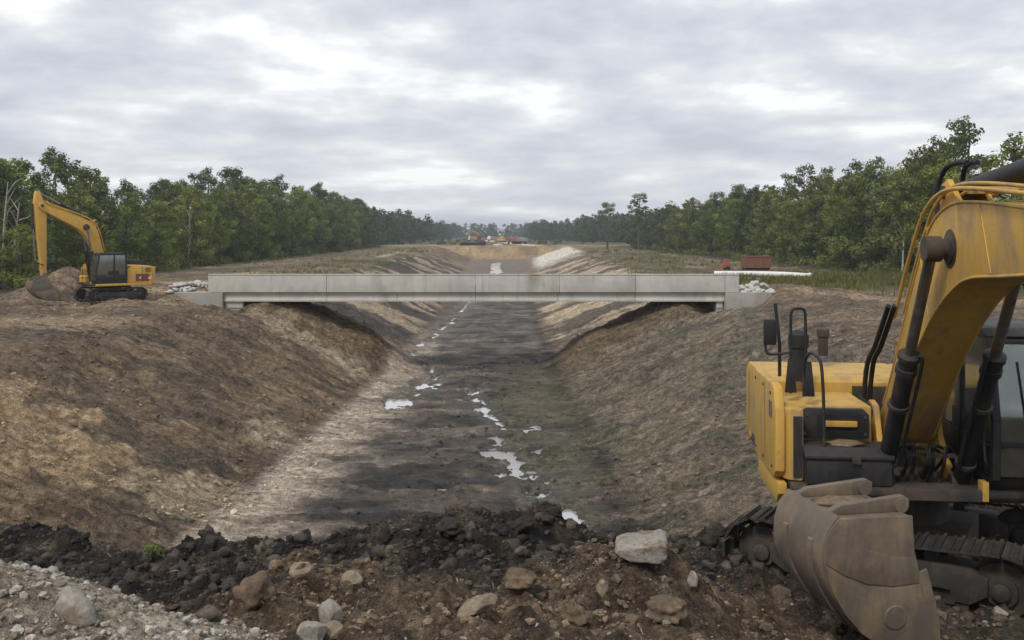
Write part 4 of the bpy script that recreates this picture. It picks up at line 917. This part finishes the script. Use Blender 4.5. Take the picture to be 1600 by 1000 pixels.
bk = empty('excavator_bucket', (2.98, 9.15, .0)); tag(bk, 'worn steel excavator bucket set down before the near excavator', 'excavator bucket')
bucket_parts(bk, 1.15, 'bucket', origin=(0, 0))
bk.location = (2.95, 9.75, .38); bk.rotation_euler = (R(0), R(0), R(-80)); bk.scale = (.88,) * 3
v = I2[0] * (.25, .34, .05); v = v * (1 + .22 * rng.normal(size=len(v)))[:, None] + (0, .55, 1.215)
add('mud_crust', npmesh('mud_crust', v, I2[1]), 'mud', bk)

# ------------------------------------------------------------------ trees
def leaves(cl, per, size, r, flatz=.8, up=.35):
    """leaf-sized faces spread through clumps cl: (x, y, z, radius, tint)"""
    V, K = [], []
    for x, y, z, rad, tint in cl:
        n = max(6, int(per * rad * rad)); d = r.normal(size=(n, 3)); d /= np.linalg.norm(d, axis=1)[:, None]
        p = d * (rad * (.35 + .65 * r.random(n) ** .6))[:, None] * (1, 1, flatz) + (x, y, z)
        nr = d * 1.0 + r.normal(size=(n, 3)) * .42 + (0, 0, up); nr /= np.linalg.norm(nr, axis=1)[:, None]
        a = np.cross(nr, r.normal(size=(n, 3))); a /= np.linalg.norm(a, axis=1)[:, None]; b = np.cross(nr, a)
        s = size * r.uniform(.55, 1.25, n)[:, None]
        V.append(np.stack([p - a * s, p - b * s * .55 + nr * s * .12, p + a * s, p + b * s * .55 + nr * s * .12], 1).reshape(-1, 3))
        t = tint * r.uniform(.75, 1.25, n); K.append(np.repeat(np.c_[t * r.uniform(.9, 1.15, n), t, t * r.uniform(.8, 1.1, n)], 4, 0))
    V = np.vstack(V); K = np.vstack(K); return V, np.arange(len(V)).reshape(-1, 4), K
def limb(bm, a, b, r0, r1, r, bend=.12, n=6):
    a, b = Vector(a), Vector(b); m = (a + b) / 2 + Vector(r.normal(size=3)) * (b - a).length * bend
    pts = smooth_pts([a, m, b], 3); bm_tube(bm, pts, r0, n, [r0 + (r1 - r0) * i / (len(pts) - 1) for i in range(len(pts))])
def make_tree(seed, H, Rr, lo, kind='broad', per=150, size=.175):
    r = np.random.default_rng(seed); cl = []; bm = bmesh.new()
    top = Vector((r.normal() * .25, r.normal() * .25, H * .93))
    limb(bm, (0, 0, -.3), top, H * .016 + .03, .03, r, .02, 7)
    if kind == 'broad':
        nc = 66
        for i in range(nc):
            t = (i + r.random()) / nc; z = H * (lo + (1 - lo) * t); prof = math.sin(math.pi * min(.97, (.18 + .80 * t))) ** .7
            a = i * 2.4 + r.normal() * .5; q = Rr * prof * (.35 + .65 * r.random() ** .6); rad = r.uniform(.5, 1.1) * (1.1 - .35 * t) * (Rr / 3.2)
            cl.append((math.cos(a) * q, math.sin(a) * q, z - rad * .4, rad, r.uniform(.5, 1.5)))
    else:
        nc = 22
        for i in range(nc):
            t = r.random() ** .8; z = H * (lo + (1 - lo) * t); a = r.random() * 6.28; q = Rr * (1.1 - .75 * t) * r.random() ** .4; rad = r.uniform(.45, .85)
            cl.append((math.cos(a) * q, math.sin(a) * q, z, rad, r.uniform(.7, 1.25)))
    for x, y, z, rad, _ in cl[::3]:
        zz = max(.8, z - math.hypot(x, y) * .7 - .3); limb(bm, (top.x * zz / H, top.y * zz / H, zz), (x, y, z), .055, .015, r, .1, 5)
    V, Fc, K = leaves(cl, per, size, r)
    return npmesh('crown', V, Fc, K, smooth=False), finish(bm, 'trunk', 60)
BRO = [make_tree(500 + i, 11.5, 2.9 + .25 * (i % 4), .06 + .07 * (i % 3)) for i in range(8)]
TUF = [make_tree(540 + i, 13.0, 2.0, .55, 'tuft', 130) for i in range(4)]
def put_tree(name, protos, i, x, y, sc, rz, mat, label, group, sxy=1.0, tmat='bark'):
    t = empty(name, (x, y, float(base(np.array([x]), np.array([y]))[0]) - .1), rz); t.scale = (sc * sxy, sc * sxy, sc); tag(t, label, 'tree', group)
    cm, tm = protos[i % len(protos)]
    key = (cm.name, mat)
    if key not in LM: c2 = cm if not cm.materials else cm.copy(); c2.materials.clear(); c2.materials.append(MT[mat]); LM[key] = c2
    add('crown', LM[key], None, t); add('trunk', tm, tmat, t)
    return t
LM = {}
trees = []
def wood_label(x, y, row, tuft, m, side):
    px = 775 + F * x / y
    look = 'dark tufted tree' if tuft else {'leaf': 'mid green tree', 'leafdark': 'dark green tree', 'leafbright': 'yellow green tree'}[m]
    rowt = ('front', 'middle', 'back')[row]
    if side == 'left': pl = [(45, 'by the picture edge'), (100, 'behind the excavator stick'), (160, 'behind the excavator boom'), (235, 'behind the excavator cab'), (330, 'above the left rubble'), (420, 'above the left bridge end'), (510, 'above the first bridge joint'), (600, 'above the second girder'), (9999, 'near its far end')]
    else: pl = [(1090, 'near its far end'), (1150, 'above the right bridge end'), (1205, 'behind the rusty skip'), (1265, 'behind the long white pipe'), (1330, 'right of the white pipe'), (1400, 'left of the near boom'), (1480, 'behind the boom elbow'), (9999, 'by the picture edge')]
    return f'{look}, {side} wood {rowt} row, ' + next(t for q, t in pl if px < q)
def wood(sign, y0, y1, xf, label, group, seed, hf):
    r = random.Random(seed)
    for row, (dx, dy) in enumerate(((0, 4.6), (4.5, 5.2), (9.5, 6.6))):
        y = y0 + r.random() * 3 + row * 1.3
        while y < y1:
            x = sign * (xf(y) + dx + r.uniform(-1.6, 1.6)); s = hf(y) * r.uniform(.78, 1.16) * (1 + .06 * row)
            tuft = row and r.random() < .42
            m = r.choice(('leaf', 'leaf', 'leaf', 'leafdark', 'leafbright')) if not tuft else 'leafdark'
            put_tree('tree', TUF if tuft else BRO, r.randrange(8), x, y, s, r.random() * 6.28, m, wood_label(x, y, row, tuft, m, 'left' if sign < 0 else 'right'), group, r.uniform(.95, 1.2))
            y += dy * r.uniform(.75, 1.3) * (1 if y < 170 else 1.35)
wood(-1, 64, 300, lambda y: np.interp(y, [60, 85, 130, 300], [37, 40, 39, 39]), 'leafy green tree in the dense wood along the left bank', 'trees of the left wood', 1, lambda y: np.interp(y, [60, 90, 130, 180, 300], [.76, .78, .84, 1.05, 1.08]))
wood(1, 66, 250, lambda y: np.interp(y, [60, 85, 130, 250], [41, 42, 42, 43]), 'leafy green tree in the dense wood along the right bank', 'trees of the right wood', 2, lambda y: np.interp(y, [60, 90, 130, 180, 250], [1.0, .98, .95, .92, .82]))
same = {}
for o in list(C.objects):
    if o.get('group') in ('trees of the left wood', 'trees of the right wood'): same.setdefault(o['label'], []).append(o)
for lb, os_ in same.items():
    if len(os_) > 1:
        for nth, o in zip('first second third fourth fifth sixth seventh eighth ninth tenth'.split(), sorted(os_, key=lambda q: q.location.x / q.location.y)): o['label'] = f'{lb}, {nth} from left'
put_tree('tree', TUF, 1, 28.5, 255, .98, 1, 'leafdark', 'lone slender tree left of the pair standing before the right wood', None, 1.25)
put_tree('tree', TUF, 2, 35.5, 248, 1.08, 2, 'leafdark', 'taller lone tree right of the pair standing before the right wood', None, 1.5)
put_tree('tree', BRO, 3, 38.5, 262, .62, 2, 'leafdark', 'short bushy tree under the taller lone tree', None, 1.4)
put_tree('tree', BRO, 2, -33.4, 70, .42, .5, 'leafbright', 'bright green sapling behind the left excavator stick', None, 1.3)
put_tree('tree', TUF, 0, 46.5, 192, 1.02, 1.4, 'leafdark', 'thin tree sticking up above the right wood edge', None, .9)
def bare(px_x, y, H, seed, label):
    r = np.random.default_rng(seed); x = (px_x - 775) / F * y; t = empty('bare_tree', (x, y, hz(x, y) - .1)); tag(t, label, 'tree')
    bm = bmesh.new(); limb(bm, (0, 0, -.2), (.3, 0, H), .14, .03, r, .02); tk = add('trunk', finish(bm, 'trunk', 60), 'palebark', t)
    for i in range(7):
        z = H * (.35 + .09 * i); a = r.random() * 6.28; bm = bmesh.new(); limb(bm, (.3 * z / H, 0, z), (math.cos(a) * 1.1 + .3, math.sin(a) * 1.1, z + 1.2), .045, .012, r); add('branch', finish(bm, 'branch', 60), 'palebark', t)
bare(6, 72, 8.0, 61, 'pale bare trunk at the left edge of picture')
bare(24, 74, 6.5, 62, 'second pale bare trunk, just right of the left edge')
bare(292, 122, 7.0, 63, 'pale forked trunk in the left wood above the bridge end')
bare(1410, 96, 6.0, 64, 'pale thin trunk in the right wood beside the excavator boom')

# undergrowth along the wood edges, far wood, grass: masses nobody could count
def mass(name, cl, per, size, mat, label, cat, seed, flatz=.8):
    V, Fc, K = leaves(cl, per, size, np.random.default_rng(seed), flatz); return tag(add(name, npmesh(name, V, Fc, K, smooth=False), mat), label, cat, kind='stuff')
r = np.random.default_rng(77); cl = []
for sgn, y1, xf in ((-1, 310, 36.0), (1, 250, 39.0)):
    for i in range(620):
        y = 62 + (y1 - 62) * r.random() ** 1.6; x = sgn * (xf + r.normal() * 1.3 + (1.5 if sgn < 0 and y < 80 else 2.2)); s = r.uniform(.35, 1.1)
        cl.append((x, y, s * .45, s, r.uniform(.5, 1.25)))
for i in range(160): s = r.uniform(.2, .6); cl.append((r.uniform(20, 38), r.uniform(120, 240), s * .3, s, r.uniform(.5, 1.1)))
for i in range(90): s = r.uniform(.15, .45); cl.append((r.uniform(-34, -19), r.uniform(95, 260), s * .3, s, r.uniform(.5, 1.1)))
cl = np.array(cl); cl[:, 2] += height(cl[:, 0], cl[:, 1])
mass('undergrowth', cl, 75, .17, 'leaf', 'low shrubs and weeds along the edges of the woods', 'undergrowth', 78)
cl = []
def far_tree(x, y, H):
    z0 = float(base(np.array([float(x)]), np.array([float(y)]))[0])
    for k in range(16):
        t = r.random(); q = 3.2 * math.sin(math.pi * (.2 + .75 * t)) ** .8; a = r.random() * 6.28
        cl.append((x + math.cos(a) * q * r.random() ** .5, y + math.sin(a) * q * r.random() ** .5, z0 + H * (.1 + .9 * t) - .8, r.uniform(.9, 1.6), r.uniform(.6, 1.2)))
for i in range(260):
    y = 300 + 560 * r.random() ** 1.2; far_tree(-((39 if y < 480 else 33) + 20 * r.random()), y, r.uniform(10, 15) if y < 500 else r.uniform(8, 13))
for i in range(300):
    y = 265 + 600 * r.random() ** 1.1; far_tree((46 if y < 420 else 40 if y < 560 else 24) + 24 * r.random() , y, r.uniform(8, 12.5) if y < 420 else r.uniform(9, 13.5))
for i in range(420): far_tree(r.uniform(-170, 200), r.uniform(900, 1010), r.uniform(9, 15))
for i in range(150):
    y = 365 + 400 * r.random() ** 1.3; x = r.uniform(-36, 34)
    if abs(x - 8 + (y - 420) * .07) > 6 and not (y < 620 and -14 < x < 6): cl.append((x, y, .4, r.uniform(.6, 1.5), r.uniform(.5, 1.1)))
mass('far_wood', cl, 9, .62, 'leafdark', 'far woods closing the view on both sides of the canal', 'woods', 79)
def grass(name, n, fn, hgt, label, seed):
    r = np.random.default_rng(seed); X, Y = fn(n, r); n = len(X); Z = height(X, Y); a = r.uniform(0, 6.28, n); hh = hgt * r.uniform(.4, 1.2, n); w = .025 * hgt / .4 * r.uniform(.8, 1.6, n); ln = r.normal(size=(n, 2)) * .35 * hh[:, None]
    p = np.c_[X, Y, Z - .02]; s = np.c_[np.cos(a), np.sin(a), 0 * a] * w[:, None]; tip = p + np.c_[ln, hh]; md = p + np.c_[ln * .35, hh * .6]
    V = np.stack([p - s, p + s, md + s * .7, md - s * .7, md + s * .7, md - s * .7, tip, tip], 1)
    V = np.stack([p - s, p + s, md + s * .7, tip, md - s * .7], 1).reshape(-1, 3)
    t = r.uniform(.6, 1.4, n); K = np.repeat(np.c_[t * r.uniform(.9, 1.3, n), t, t * .9], 5, 0)
    return tag(add(name, npmesh(name, V, np.arange(5 * n).reshape(-1, 5), K, smooth=False), 'grass'), label, 'grass', kind='stuff')
def g_right(n, r):
    X = 33 + r.normal(size=n) * 6.5; Y = 84 + r.normal(size=n) * 7; k = (fbm(X * .25, Y * .25, 3, 88) > -.05) & (X > 19); return X[k], Y[k]
grass('tall_grass', 17000, g_right, .6, 'tall green grass before the right wood', 81)
def g_bank(n, r):
    Y = 80 + 200 * r.random(n) ** 1.3; sg = r.random(n) < .5; X = np.where(sg, crR(Y) + r.random(n) ** 1.5 * 14 - 1, crL(Y) - r.random(n) ** 1.5 * 9 + 1); k = fbm(X * .12, Y * .06, 3, 89) > .0; return X[k], Y[k]
grass('bank_grass', 10000, g_bank, .45, 'short weeds and grass along the canal crests beyond the bridge', 82)

def stalks(n, fn, ln, seed):
    r = np.random.default_rng(seed); X, Y = fn(n); n = len(X); Z = height(X, Y) + .012; a = r.uniform(0, 6.28, n); l = ln * r.uniform(.3, 1.2, n) * np.clip(Y / 14, .6, 2.2); w = .0035 * r.uniform(.7, 1.6, n) * np.clip(Y / 8, .8, 4)
    d = np.c_[np.cos(a), np.sin(a), r.normal(size=n) * .35]; sd_ = np.c_[-np.sin(a), np.cos(a), 0 * a] * w[:, None]; p = np.c_[X, Y, Z]; m = p + d * (l * .5)[:, None] + np.c_[0 * a, 0 * a, .12 * l]; q = p + d * l[:, None]
    V = np.stack([p - sd_, p + sd_, m + sd_, q, m - sd_], 1).reshape(-1, 3); t = r.uniform(.12, .34, n); K = np.repeat(np.c_[t, t * .78, t * .52], 5, 0)
    tag(add('dead_stalks', npmesh('dead_stalks', V, np.arange(5 * n).reshape(-1, 5), K, smooth=False), 'clod'), 'dry stalks and root bits strewn over the earth', 'dead stalks', kind='stuff')
stalks(4200, lambda n: tuple(np.r_[a, b] for a, b in zip(p_plug(n // 2), p_slope(n // 2))), .16, 83)
def weed():
    r = np.random.default_rng(5); x, y, z = gpx(240, 882); t = empty('weed', (x, y, hz(x, y))); tag(t, 'small green weed sprouting from black muck at left', 'weed')
    bm = bmesh.new(); tips = [(.10, 0, .16), (-.09, .03, .20), (.02, -.05, .26), (-.03, .08, .14)]
    for q in tips: limb(bm, (0, 0, -.02), q, .006, .003, r, .1, 5)
    add('stem', finish(bm, 'stem', 60), 'grass', t); V, Fc, K = leaves([q + (.07, 1.1) for q in tips], 4200, .032, r); add('foliage', npmesh('foliage', V, Fc, K, smooth=False), 'leafbright', t)
weed()

# ------------------------------------------------------------------ things on the right bank
def site_things():
    k = lambda px, Y: (px - 775) / F * Y
    Y = 92; p = [(k(1122, Y), Y + 1.5, .25), (k(1170, Y), Y + .4, .33), (k(1220, Y), Y - .5, .30), (k(1263, Y), Y - 1.2, .18)]
    o = Vector((p[1][0], p[1][1], hz(p[1][0], p[1][1])))
    t = empty('white_pipe', o); tag(t, 'long white plastic pipe lying behind the right end of bridge', 'pipe')
    pts = smooth_pts([Vector((a, b, hz(a, b) + c)) - o for a, b, c in p], 6); tube('pipe_wall', pts, .24, 'white', t, False, 16)
    d = (pts[-1] - pts[-2]).normalized(); cyl('pipe_socket', pts[-1] - d * .35, pts[-1] + d * .02, .29, 'white', t); cyl('bore_shade_disc', pts[-1] + d * .02, pts[-1] + d * .03, .2, 'rubber', t)  # dark disc on the capped end paints the shade inside the pipe
    Y = 88
    for i, (a, b, lb) in enumerate(((1158, 1200, 'shorter white pipe under the long one'), (1268, 1400, 'thin white pipe half hidden in the grass before right wood'))):
        xa, xb = k(a, Y), k(b, Y); o = Vector((xa, Y, hz(xa, Y))); t = empty('white_pipe', o); tag(t, lb, 'pipe')
        pt = [Vector((xa + (xb - xa) * q / 5, Y + (.3 * math.sin(q * 2.1)), 0)) for q in range(6)]; pt = [Vector((v.x, v.y, hz(v.x, v.y) + .12)) - o for v in pt]
        tube('pipe_wall', pt, .14 if i == 0 else .10, 'white', t, True, 12); cyl('pipe_socket', pt[-2] * .2 + pt[-1] * .8, pt[-1], .18 if i == 0 else .13, 'white', t)
    # rusty skip
    Y = 112; x = k(1181, Y); t = empty('skip', (x, Y, hz(x, Y)), R(4)); tag(t, 'rust red open steel skip before the right wood', 'skip')
    bm = bmesh.new(); w, dpt, hh, th = 1.45, .9, 1.25, .06
    for b in ((-w, w, -dpt, -dpt + th, .25, .25 + hh), (-w, w, dpt - th, dpt, .25, .25 + hh), (-w, -w + th, -dpt + th, dpt - th, .25, .25 + hh), (w - th, w, -dpt + th, dpt - th, .25, .25 + hh), (-w + th, w - th, -dpt + th, dpt - th, .25, .32)): bm_box(bm, *b)
    add('bin', finish(bm, 'bin'), 'rust', t)
    for q in (-w - .02, -.5, .5, w - .08): box('rib', (q, q + .10, -dpt - .06, -dpt - .001, .3, 1.45), 'rust', t, .01)
    box('rim', (-w - .05, w + .05, -dpt - .08, dpt + .08, 1.501, 1.58), 'rust', t, .015); box('skid', (-w, w, -.5, -.3, 0, .249), 'dsteel', t, .01); box('skid', (-w, w, .3, .5, 0, .249), 'dsteel', t, .01)
    # small red pump trailer
    x = k(1134, Y); t = empty('pump_trailer', (x, Y, hz(x, Y))); tag(t, 'small pale red pump trailer left of the rusty skip', 'pump trailer')
    prism('housing', [(-.4, .45), (.4, .45), (.36, 1.15), (-.32, 1.15)], -.35, .35, 'red', t, .04, axis='y'); box('cap', (-.38, .42, -.38, .38, 1.152, 1.25), 'red', t, .03)
    box('chassis', (-1.1, .8, -.4, .4, .30, .448), 'red', t, .02)
    for sx in (-1, 1): cyl('wheel', (.1, sx * .42, .26), (.1, sx * .60, .26), .26, 'rubber', t, n=18, bev=.03)
    tube('drawbar', [(-1.1, 0, .37), (-1.9, 0, .2)], .04, 'red', t, False)
site_things()

# ------------------------------------------------------------------ far building site on the plug at the canal's end
def truck(px, Y, rz, cabm, bedm, label):
    x = (px - 775) / F * Y; t = empty('dump_truck', (x, Y, hz(x, Y)), rz); tag(t, label, 'truck')
    box('chassis', (-1.0, 1.0, -3.4, 3.2, .7, .95), 'dsteel', t, .03)
    cabo = prism('cab', [(1.7, .95), (3.4, .95), (3.4, 1.9), (3.0, 2.9), (1.7, 2.9)], -1.2, 1.2, cabm, t, .08); prism('windscreen', [(3.41, 1.95), (3.43, 1.95), (3.05, 2.8), (3.03, 2.8)], -1.05, 1.05, 'glass', cabo)
    prism('dump_body', [(-3.6, 1.2), (1.4, .98), (1.5, 2.7), (-3.3, 2.4)], -1.25, 1.25, bedm, t, .05)
    for yy in (-2.6, -1.3, 2.5):
        for sx in (-1, 1): cyl('wheel', (sx * .85, yy, .52), (sx * 1.22, yy, .52), .52, 'rubber', t, n=18, bev=.05)
def dozer(px, Y, rz, paint, label):
    x = (px - 775) / F * Y; t = empty('bulldozer', (x, Y, hz(x, Y)), rz); tag(t, label, 'bulldozer')
    for sx in (-1, 1):
        pr = [(-2.0, .1), (1.7, .1), (2.1, .45), (2.0, .9), (-1.9, .9), (-2.2, .5)]; prism('track', pr, sx * 1.05 - .3, sx * 1.05 + .3, 'dsteel', t, .05)
    prism('hull', [(-2.0, .7), (2.1, .7), (2.1, 1.8), (.6, 1.9), (.5, 1.6), (-2.0, 1.7)], -.7, .7, paint, t, .05)
    c_ = prism('cab', [(-1.2, 1.65), (.5, 1.62), (.45, 3.0), (-1.1, 3.0)], -.75, .75, paint, t, .05); box('window', (-.65, .65, .5, .52, 2.1, 2.85), 'glass', c_, 0)
    prism('blade', [(2.7, .05), (2.95, .15), (2.85, .7), (2.98, 1.35), (2.85, 1.38), (2.70, .7)], -1.9, 1.9, paint, t, .02)
    for sx in (-1, 1): tube('push_arm', [(sx * 1.45, 0, .5), (sx * 1.45, 2.75, .45)], .1, paint, t, False)
Yf = 475
xx = (752 - 775) / F * Yf
excavator((xx, Yf, hz(xx, Yf)), R(70), R(10), R(38), R(-60), 'far orange excavator on the site beyond the canal end', paint='orange', lod=1, bucket_a=R(-40))
dozer(783, 480, R(60), 'cyellow', 'far yellow bulldozer right of the orange excavator')
truck(740, 520, R(80), 'white', 'orange', 'far orange truck with pale cab behind the orange excavator')
truck(771, 560, R(95), 'white', 'grey', 'far grey truck between excavator and bulldozer')
truck(803, 405, R(30), 'red', 'red', 'far small red truck on the pale road, left one')
truck(814, 398, R(20), 'red', 'grey', 'far red and grey truck at the edge of pale road, right one')
truck(803, 600, R(85), 'grey', 'rust', 'farthest brown truck up the pale road')
t = empty('pipe_stack', ((739 - 775) / F * 352, 352, hz(-8.1, 352))); tag(t, 'far stack of black pipes at the rim of the canal end', 'pipe stack')
for row, n in enumerate((4, 3)):
    for i in range(n): cyl('pipe', (-4.6 + .3 * row, -.9 + i * .62 + .31 * row, .31 + .54 * row), (4.6 - .5 * i, -.9 + i * .62 + .31 * row, .31 + .54 * row), .30, 'rubber', t, n=14)
rubble_pile('far small white stone heap beside the yellow bulldozer', -.6, 1.9, 344, 346.5, 24, 43, None, 'rubble', .3, .7)

# ------------------------------------------------------------------ haze
bm = bmesh.new(); bm_box(bm, -32000, 32000, -60, 7000, -6.5, 24)
hz_o = add('haze', finish(bm, 'haze')); tag(hz_o, kind='stuff')
m = bpy.data.materials.new('haze'); m.use_nodes = True; t_ = m.node_tree; t_.nodes.clear()
ho = N(t_, 'ShaderNodeOutputMaterial'); pv = N(t_, 'ShaderNodeVolumePrincipled'); pv.inputs['Color'].default_value = (.80, .87, .96, 1); pv.inputs['Density'].default_value = .0004; pv.inputs['Anisotropy'].default_value = .2
wire(t_, pv.outputs[0], ho.inputs['Volume']); hz_o.data.materials.append(m)
